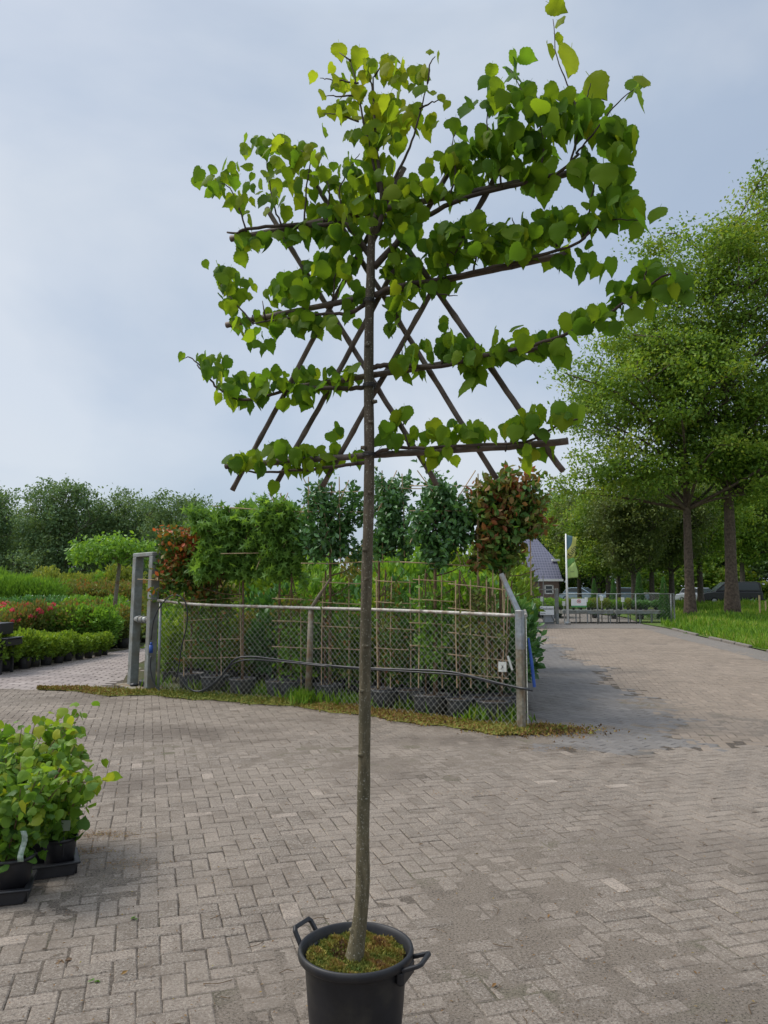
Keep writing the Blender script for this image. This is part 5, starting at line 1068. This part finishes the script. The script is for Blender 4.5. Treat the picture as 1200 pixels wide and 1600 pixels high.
k = 16000; a = rg.uniform(0, 6.28, k); r = .176*np.sqrt(rg.random(k)); x, y = r*np.cos(a), r*np.sin(a); m_ = MB()
f = np.sin(x*38+1)*np.cos(y*33)+.5*np.sin(x*90+y*70); tn = np.clip(.34+.22*f+rg.normal(0, .10, k)+.30*np.exp(-((x-.07)**2+(y-.07)**2)/.004)+.25*np.exp(-((x-.10)**2+(y+.07)**2)/.003), 0, 1)
dk = (x*1.2+.04)**2+(y-.03)**2 < .0045; tn[dk & (rg.random(k) < .6)] = .97
P = np.stack([x, y, RIM-.04+.010*rg.random(k)+.008*f], 1); scatter(m_, P, rg.normal(size=(k, 3))*.7+[0, 0, 1], .0095*rg.uniform(.5, 1.5, k), T_rh(.3), tn, rg); m_.build('moss', M['moss'], pot)
tag(pot, 'large black round plastic pot with two handles and mossy soil holding the espalier tree', 'pot')

dirv = nrmz(np.array([1.226, -.48, 0])); nv = np.array([-dirv[1]*-1, 0, 0]); nv = np.array([dirv[1], -dirv[0], 0]); nv = nv if nv[1] < 0 else -nv   # towards camera
p0 = np.array([-.052, 2.92, 0])
def fpnt(px, py, off=0.0): return onplane(px, py, p0+nv*off, nv)
mt = empty('lime_tree', (pc[0], pc[1], RIM-.05)); MO = np.array(mt.location)
tpx = [(566, 1400), (567, 1300), (569, 1200), (570, 1100), (571, 1000), (573, 900), (576, 800), (577, 700), (576, 600), (577, 500), (579, 440), (580, 385), (584, 350), (592, 322)]
base = np.array([pc[0]-.012, pc[1]-.035, RIM-.06]); TP = [base, base+[.012, .015, .05], ]+[ (lambda q: np.array([q[0], 2.90, q[2]]))(at(a, b, 2.90)) for a, b in tpx]
TPs = smooth_line(TP, 4); zt = TPs[:, 2]; rr_ = np.interp(zt, [.3, .36, .5, 1.0, 1.6, 2.2, 2.6, 2.95, 3.10], [.036, .029, .0255, .0225, .0205, .0195, .0185, .0165, .0115])*(1+.025*np.sin(zt*23)+.03*np.exp(-((zt % .37)-.2)**2/.0008))
m_ = MB(); m_.tube(TPs, rr_, 20); kn = at(548, 1451, 2.89); m_.tube([TPs[5], (TPs[5]+kn)/2, kn], [.012, .011, .008], 8)
for (a, b, s) in ((573, 860, -1), (571, 1010, 1), (569, 1080, -1), (568, 1250, 1), (577, 660, 1), (577, 540, -1), (576, 770, 1), (571, 905, 1), (583, 628, 1), (570, 700, -1), (566, 1180, -1)):
    q = at(a+4*s, b, 2.885); m_.tube([q-[.012*s, 0, 0], q+[.006*s, -.002, .002]], [.010, .006], 8)
zero(m_, MO).build('trunk', M['limebark'], mt, True)
def branch(pts, r0, r1, off=.0, name='branch'):
    P = smooth_line([fpnt(a, b, off) for a, b in pts], 5); P[1:-1] += rg.normal(0, .0015, P[1:-1].shape); mb = MB(); mb.tube(P, np.linspace(r0, r1, len(P)), 8); zero(mb, MO).build(name, M['twig'], mt, True)
BR = [([(579, 400), (560, 375), (538, 350), (500, 352), (440, 352), (385, 358), (370, 365), (355, 363)], .013, .004), ([(584, 418), (612, 388), (640, 358), (665, 338), (720, 312), (800, 290), (870, 270), (905, 240)], .014, .005),
      ([(580, 382), (596, 340), (596, 300), (590, 250), (585, 180), (583, 120)], .013, .003), ([(598, 305), (618, 275), (640, 230), (655, 180), (668, 130)], .007, .002), ([(592, 300), (580, 240), (566, 180), (556, 130), (548, 95)], .006, .002),
      ([(578, 470), (550, 488), (530, 490), (480, 492), (430, 500), (395, 505)], .010, .003), ([(585, 462), (620, 448), (680, 438), (740, 425), (820, 405), (905, 378), (925, 340)], .012, .004),
      ([(580, 575), (600, 571), (640, 572), (690, 572), (760, 555), (850, 535), (900, 515), (950, 490), (1000, 455), (1040, 430), (1075, 428)], .011, .003), ([(578, 604), (540, 607), (480, 606), (440, 612), (380, 625), (345, 610), (325, 590), (308, 570)], .010, .003),
      ([(580, 712), (610, 700), (650, 700), (740, 695), (820, 690), (880, 660), (905, 655)], .008, .003), ([(576, 722), (530, 728), (460, 735), (400, 738), (362, 730)], .008, .003)]
for pts, a, b in BR: branch(pts, a, b, .012)
TW = [[(385, 362), (372, 320), (355, 290), (330, 285)], [(440, 352), (428, 320), (420, 280), (415, 240)], [(475, 352), (478, 300), (485, 250), (470, 235)], [(505, 350), (515, 300), (500, 260)], [(545, 352), (530, 300), (548, 260), (562, 240)],
      [(700, 318), (712, 270), (706, 230), (712, 205)], [(785, 295), (775, 240), (760, 190), (770, 150)], [(845, 280), (848, 210), (820, 150), (798, 110)], [(890, 262), (905, 190), (890, 140), (870, 90), (864, 30)], [(900, 240), (925, 210), (965, 160), (990, 140)], [(905, 200), (915, 160), (923, 130)],
      [(910, 370), (920, 330), (930, 280), (950, 255)], [(905, 378), (950, 345), (1000, 345)], [(548, 95), (530, 82)], [(560, 130), (520, 125), (500, 122)], [(668, 130), (672, 100), (680, 88)], [(585, 120), (600, 95)], [(395, 505), (365, 470), (345, 445)], [(330, 590), (300, 560), (285, 560)],
      [(556, 150), (525, 150), (508, 150)], [(585, 150), (577, 120), (576, 108)], [(655, 170), (675, 160), (690, 155)], [(560, 190), (530, 180), (506, 178)], [(520, 470), (525, 430), (548, 405)], [(690, 570), (695, 530), (690, 505)], [(630, 572), (628, 545)], [(640, 700), (630, 665), (640, 655)], [(1000, 455), (1010, 425), (1005, 412)], [(650, 450), (690, 460), (715, 462)], [(415, 500), (410, 470)], [(740, 425), (745, 380), (740, 350)], [(800, 408), (805, 365), (800, 340)], [(870, 385), (865, 350)]]
for t_ in TW: branch(t_, .0042, .0014, .015, 'twig')
# leaves: clumps along the branches
BL = [(330, 292, 22, 20, 9), (372, 302, 34, 34, 20), (412, 240, 42, 22, 18), (440, 295, 28, 45, 16), (478, 262, 34, 34, 22), (500, 318, 36, 34, 22), (540, 296, 36, 42, 30), (400, 335, 30, 22, 8), (375, 402, 14, 14, 5), (420, 384, 55, 15, 16), (480, 376, 50, 16, 18), (535, 375, 32, 26, 16),
      (545, 130, 28, 24, 12), (600, 125, 32, 24, 14), (645, 140, 30, 26, 12), (560, 175, 42, 24, 22), (620, 185, 45, 28, 30), (660, 200, 22, 18, 6), (590, 225, 52, 24, 32), (580, 270, 36, 24, 22), (600, 310, 55, 26, 34), (585, 345, 62, 22, 34), (625, 360, 34, 20, 16),
      (650, 318, 28, 26, 18), (695, 290, 34, 38, 40), (735, 262, 34, 42, 46), (785, 240, 40, 44, 50), (840, 215, 42, 42, 40), (790, 160, 16, 45, 14), (795, 108, 18, 16, 6), (770, 145, 10, 32, 7), (822, 150, 14, 26, 5), (880, 180, 36, 42, 26), (930, 200, 34, 45, 24), (972, 240, 34, 50, 20), (985, 150, 20, 12, 4), (915, 270, 24, 30, 10), (850, 285, 30, 18, 9),
      (712, 205, 18, 14, 5), (742, 175, 14, 14, 4), (945, 300, 34, 26, 14), (960, 340, 36, 34, 18),
      (690, 395, 34, 40, 44), (740, 385, 38, 38, 46), (790, 390, 44, 30, 36), (840, 370, 40, 28, 34), (890, 358, 42, 22, 28), (935, 345, 30, 24, 16), (995, 355, 14, 16, 4), (700, 460, 16, 6, 4), (660, 440, 30, 24, 12), (900, 412, 44, 14, 12), (935, 428, 26, 14, 6),
      (625, 400, 28, 38, 20), (615, 462, 32, 36, 22), (550, 440, 40, 34, 22), (545, 400, 30, 20, 10), (655, 462, 26, 18, 8),
      (344, 440, 22, 14, 7), (368, 468, 30, 30, 20), (455, 462, 34, 26, 24), (505, 440, 42, 34, 40), (415, 512, 60, 14, 26), (398, 540, 24, 18, 9), (480, 518, 52, 18, 26), (556, 505, 24, 32, 14), (600, 510, 26, 22, 10), (420, 475, 18, 14, 4),
      (1035, 440, 36, 26, 24), (990, 472, 36, 30, 28), (930, 512, 42, 20, 24), (862, 545, 34, 20, 18), (800, 550, 38, 24, 22), (740, 565, 34, 28, 26), (690, 548, 30, 26, 24), (640, 582, 24, 26, 16), (735, 598, 18, 12, 4), (845, 565, 34, 10, 6), (1075, 455, 18, 16, 7),
      (340, 585, 26, 20, 14), (350, 618, 20, 16, 6), (385, 620, 38, 24, 26), (450, 602, 40, 22, 22), (500, 606, 38, 18, 20), (545, 600, 32, 14, 12), (465, 636, 34, 10, 8), (318, 575, 14, 12, 7),
      (363, 728, 14, 10, 6), (400, 732, 34, 12, 12), (450, 725, 34, 22, 24), (500, 728, 34, 18, 20), (528, 698, 14, 20, 6), (555, 722, 16, 14, 6), (430, 710, 20, 6, 4),
      (606, 688, 22, 22, 12), (640, 700, 30, 18, 14), (690, 688, 36, 18, 18), (695, 728, 26, 12, 8), (760, 685, 38, 14, 16), (820, 675, 34, 24, 20), (858, 660, 32, 20, 18), (835, 718, 34, 14, 10), (900, 652, 12, 8, 3), (628, 660, 14, 10, 5)]
PP = []; SZ = []; TN = []
for x, y, rx, ry, n in BL:
    k = int(n*(1.12 if x < 640 else .92))
    for _ in range(k):
        a = rg.uniform(0, 6.283); r = math.sqrt(rg.random()); qx, qy = x+rx*r*math.cos(a), y-9+ry*r*math.sin(a)
        if 560 < qx < 597 and qy > 368 and rg.random() < .9: continue
        PP.append(fpnt(qx, qy, rg.normal(.0, .055))); SZ.append((.033+.036*rg.random()**.9)*(1.30 if x > 740 and y < 345 else (1.06 if x > 740 else 1))); TN.append(rg.normal(.38, .16)+(.20 if y < 350 and x < 700 else 0)+(.14 if x < 700 and y < 220 else 0)+(.10 if y > 640 else 0)+(.12 if x > 850 and y < 200 else 0))  # upper leaves toned yellower: sky light shining through is put into their colour
for x, y, s in ((529, 75, .065), (562, 82, .07), (493, 120, .045), (601, 93, .045), (672, 85, .04), (684, 90, .04), (858, 12, .07), (872, 40, .05), (857, 76, .06), (892, 84, .105), (922, 128, .105), (1004, 128, .06), (306, 283, .05), (353, 256, .06), (386, 218, .05), (1032, 333, .07), (285, 558, .04), (1004, 415, .045), (318, 414, .04), (689, 505, .045), (735, 585, .09), (632, 545, .05), (870, 553, .085), (430, 760, .06), (735, 600, .08), (868, 62, .05), (912, 195, .07), (905, 645, .08), (505, 150, .05), (518, 172, .055), (547, 100, .055), (577, 108, .055), (640, 112, .05), (662, 118, .055), (688, 155, .04), (503, 178, .05), (630, 100, .05), (612, 128, .05), (530, 130, .055), (672, 150, .05), (540, 150, .05), (700, 165, .035), (505, 205, .05)):
    PP.append(fpnt(x, y, rg.normal(0, .02))); SZ.append(s); TN.append(.98 if (x, y) == (912, 195) else (.8 if y < 200 else .45))
PP = np.array(PP); SZ = np.array(SZ); TN = np.array(TN); n = len(PP)
tip = rg.normal(size=(n, 3))*np.array([.42, .42, .32])+np.array([0, 0, -.85]); roll = rg.normal(size=(n, 3))*np.array([.7, .7, .6])+nv*.8+np.array([0, 0, .35])
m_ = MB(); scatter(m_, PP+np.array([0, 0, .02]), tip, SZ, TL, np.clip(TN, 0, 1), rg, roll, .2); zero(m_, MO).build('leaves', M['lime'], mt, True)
tag(mt, 'tall slim espaliered lime tree with heart shaped leaves standing in the black pot', 'tree')
tr = empty('cane_trellis', tuple(fpnt(578, 712, -.04))); TO_ = np.array(tr.location)
CN = [((353, 728), (888, 689), .0125, .025), ((443, 608), (884, 537), .0115, .025), ((354, 508), (888, 396), .0115, .025), ((361, 373), (896, 268), .0125, .025),
      ((363, 766), (632, 262), .0105, .050), ((428, 762), (720, 234), .0105, .052), ((504, 760), (802, 232), .0105, .050), ((417, 326), (682, 758), .0105, .072), ((482, 270), (776, 748), .0105, .074), ((556, 273), (880, 736), .0115, .072)]
for i, (a, b, r, off) in enumerate(CN):
    A, B_ = fpnt(*a, -off), fpnt(*b, -off); n = 14; tt = np.linspace(0, 1, n*3); P = A+(B_-A)*tt[:, None]; P[1:-1] += np.cumsum(rg.normal(0, .0006, (n*3-2, 3)), 0); rad = np.full(n*3, r); rad[::7] *= 1.14
    m_ = MB(); m_.tube(P, rad, 10); zero(m_, TO_).build('cane', M['bamboo_dark'], tr, True)
for (px, py) in ((577, 605), (577, 712), (577, 474)):
    m_ = MB(); c = fpnt(px, py, 0); a = np.linspace(0, 6.5, 20)
    for dz in (0, .006, -.005): m_.tube(np.stack([c[0]+.024*np.cos(a), c[1]-.02+.03*np.sin(a), np.full(20, c[2]+dz)], 1), .0018, 5, False)
    m_.tube([c+[.02, -.03, 0], c+[.035, -.05, .012], c+[.05, -.05, .03]], .0014, 4); zero(m_, TO_).build('tie_wire', M['ink'], tr)
for (px, py) in ((395, 726), (700, 703), (790, 697), (460, 605), (700, 565), (665, 445), (395, 500), (385, 368), (655, 330), (850, 277), (800, 412)):
    m_ = MB(); c = fpnt(px, py, -.02); a = np.linspace(0, 6.5, 14); m_.tube(np.stack([np.full(14, c[0]), c[1]+.02*np.cos(a), c[2]+.02*np.sin(a)], 1), .002, 5, False); zero(m_, TO_).build('tie_wire', M['ink'], tr)
tag(tr, 'dark bamboo cane trellis of four bars and six crossing canes tied to the lime tree', 'trellis')

# ================================================================ LITTER ON THE PAVING
rg = np.random.default_rng(81); m_ = MB(); n = 3600
Y = 2.2+rg.random(n)**1.6*8; X_ = (rg.random(n)-.5)*1.15*Y; ok = np.array([region(x, y) >= 0 for x, y in zip(X_, Y)]); X_, Y = X_[ok], Y[ok]; n = len(X_)
scatter(m_, np.stack([X_, Y, np.full(n, .006)], 1), rg.normal(size=(n, 3))*[1, 1, .12], rg.uniform(.004, .018, n)*np.where(rg.random(n) < .03, 2.2, 1), T_rh(.2), np.clip(rg.normal(.85, .15, n), 0, 1), rg, rg.normal(size=(n, 3))*.3+[0, 0, 1])
for cx_, cy_, w0, n in ((gnd(150, 1305)[0], gnd(150, 1305)[1], .16, 700), (gnd(130, 1330)[0], gnd(130, 1330)[1], .12, 350), (gnd(870, 1170)[0], gnd(870, 1170)[1], .22, 500), (gnd(730, 1240)[0], gnd(730, 1240)[1], .2, 160), (gnd(180, 1350)[0], gnd(180, 1350)[1], .2, 250)):
    scatter(m_, np.stack([rg.normal(cx_, w0, n), rg.normal(cy_, w0*.3, n), np.full(n, .006)], 1), rg.normal(size=(n, 3))*[1, 1, .2], rg.uniform(.004, .014, n), T_rh(.3), np.clip(rg.normal(.8, .12, n), 0, 1), rg, rg.normal(size=(n, 3))*.3+[0, 0, 1])
for i in range(60):
    Y0 = 2.8+rg.random()**1.4*5; X0 = (rg.random()-.5)*1.0*Y0; a = rg.uniform(0, 6.28); l_ = rg.uniform(.03, .12)
    if region(X0, Y0) != 0: continue
    P_ = smooth_line([(X0, Y0, .006), (X0+.5*l_*math.cos(a), Y0+.5*l_*math.sin(a), .010), (X0+l_*math.cos(a+.4), Y0+l_*math.sin(a+.4), .006)], 3); m_.tube(P_, .0016, 4, False, .98)
tag(m_.build('litter', M['moss']), 'brown leaf crumbs and potting soil scattered on the brick paving', 'litter', kind='stuff')
for i, (px, py) in enumerate(((148, 1533), (212, 1434), (98, 1500))):
    p = gnd(px, py, .006); m_ = MB(); k = 5; scatter(m_, rg.normal(0, .008, (k, 3))*[1, 1, .3], rg.normal(size=(k, 3))*[1, 1, .25], .03*rg.uniform(.6, 1.1, k), TO, rg.random(k)*.3, rg, rg.normal(size=(k, 3))*.4+[0, 0, 1])
    tag(m_.build('fallen_leaf', M['mid'] if i != 2 else M['stem'], None, False, tuple(p)), ['crumpled green leaf on the paving near the bottom left', 'small dark green leaf on the paving left of the pot', 'dry brown leaf on the paving near the bottom left corner'][i], 'leaf')
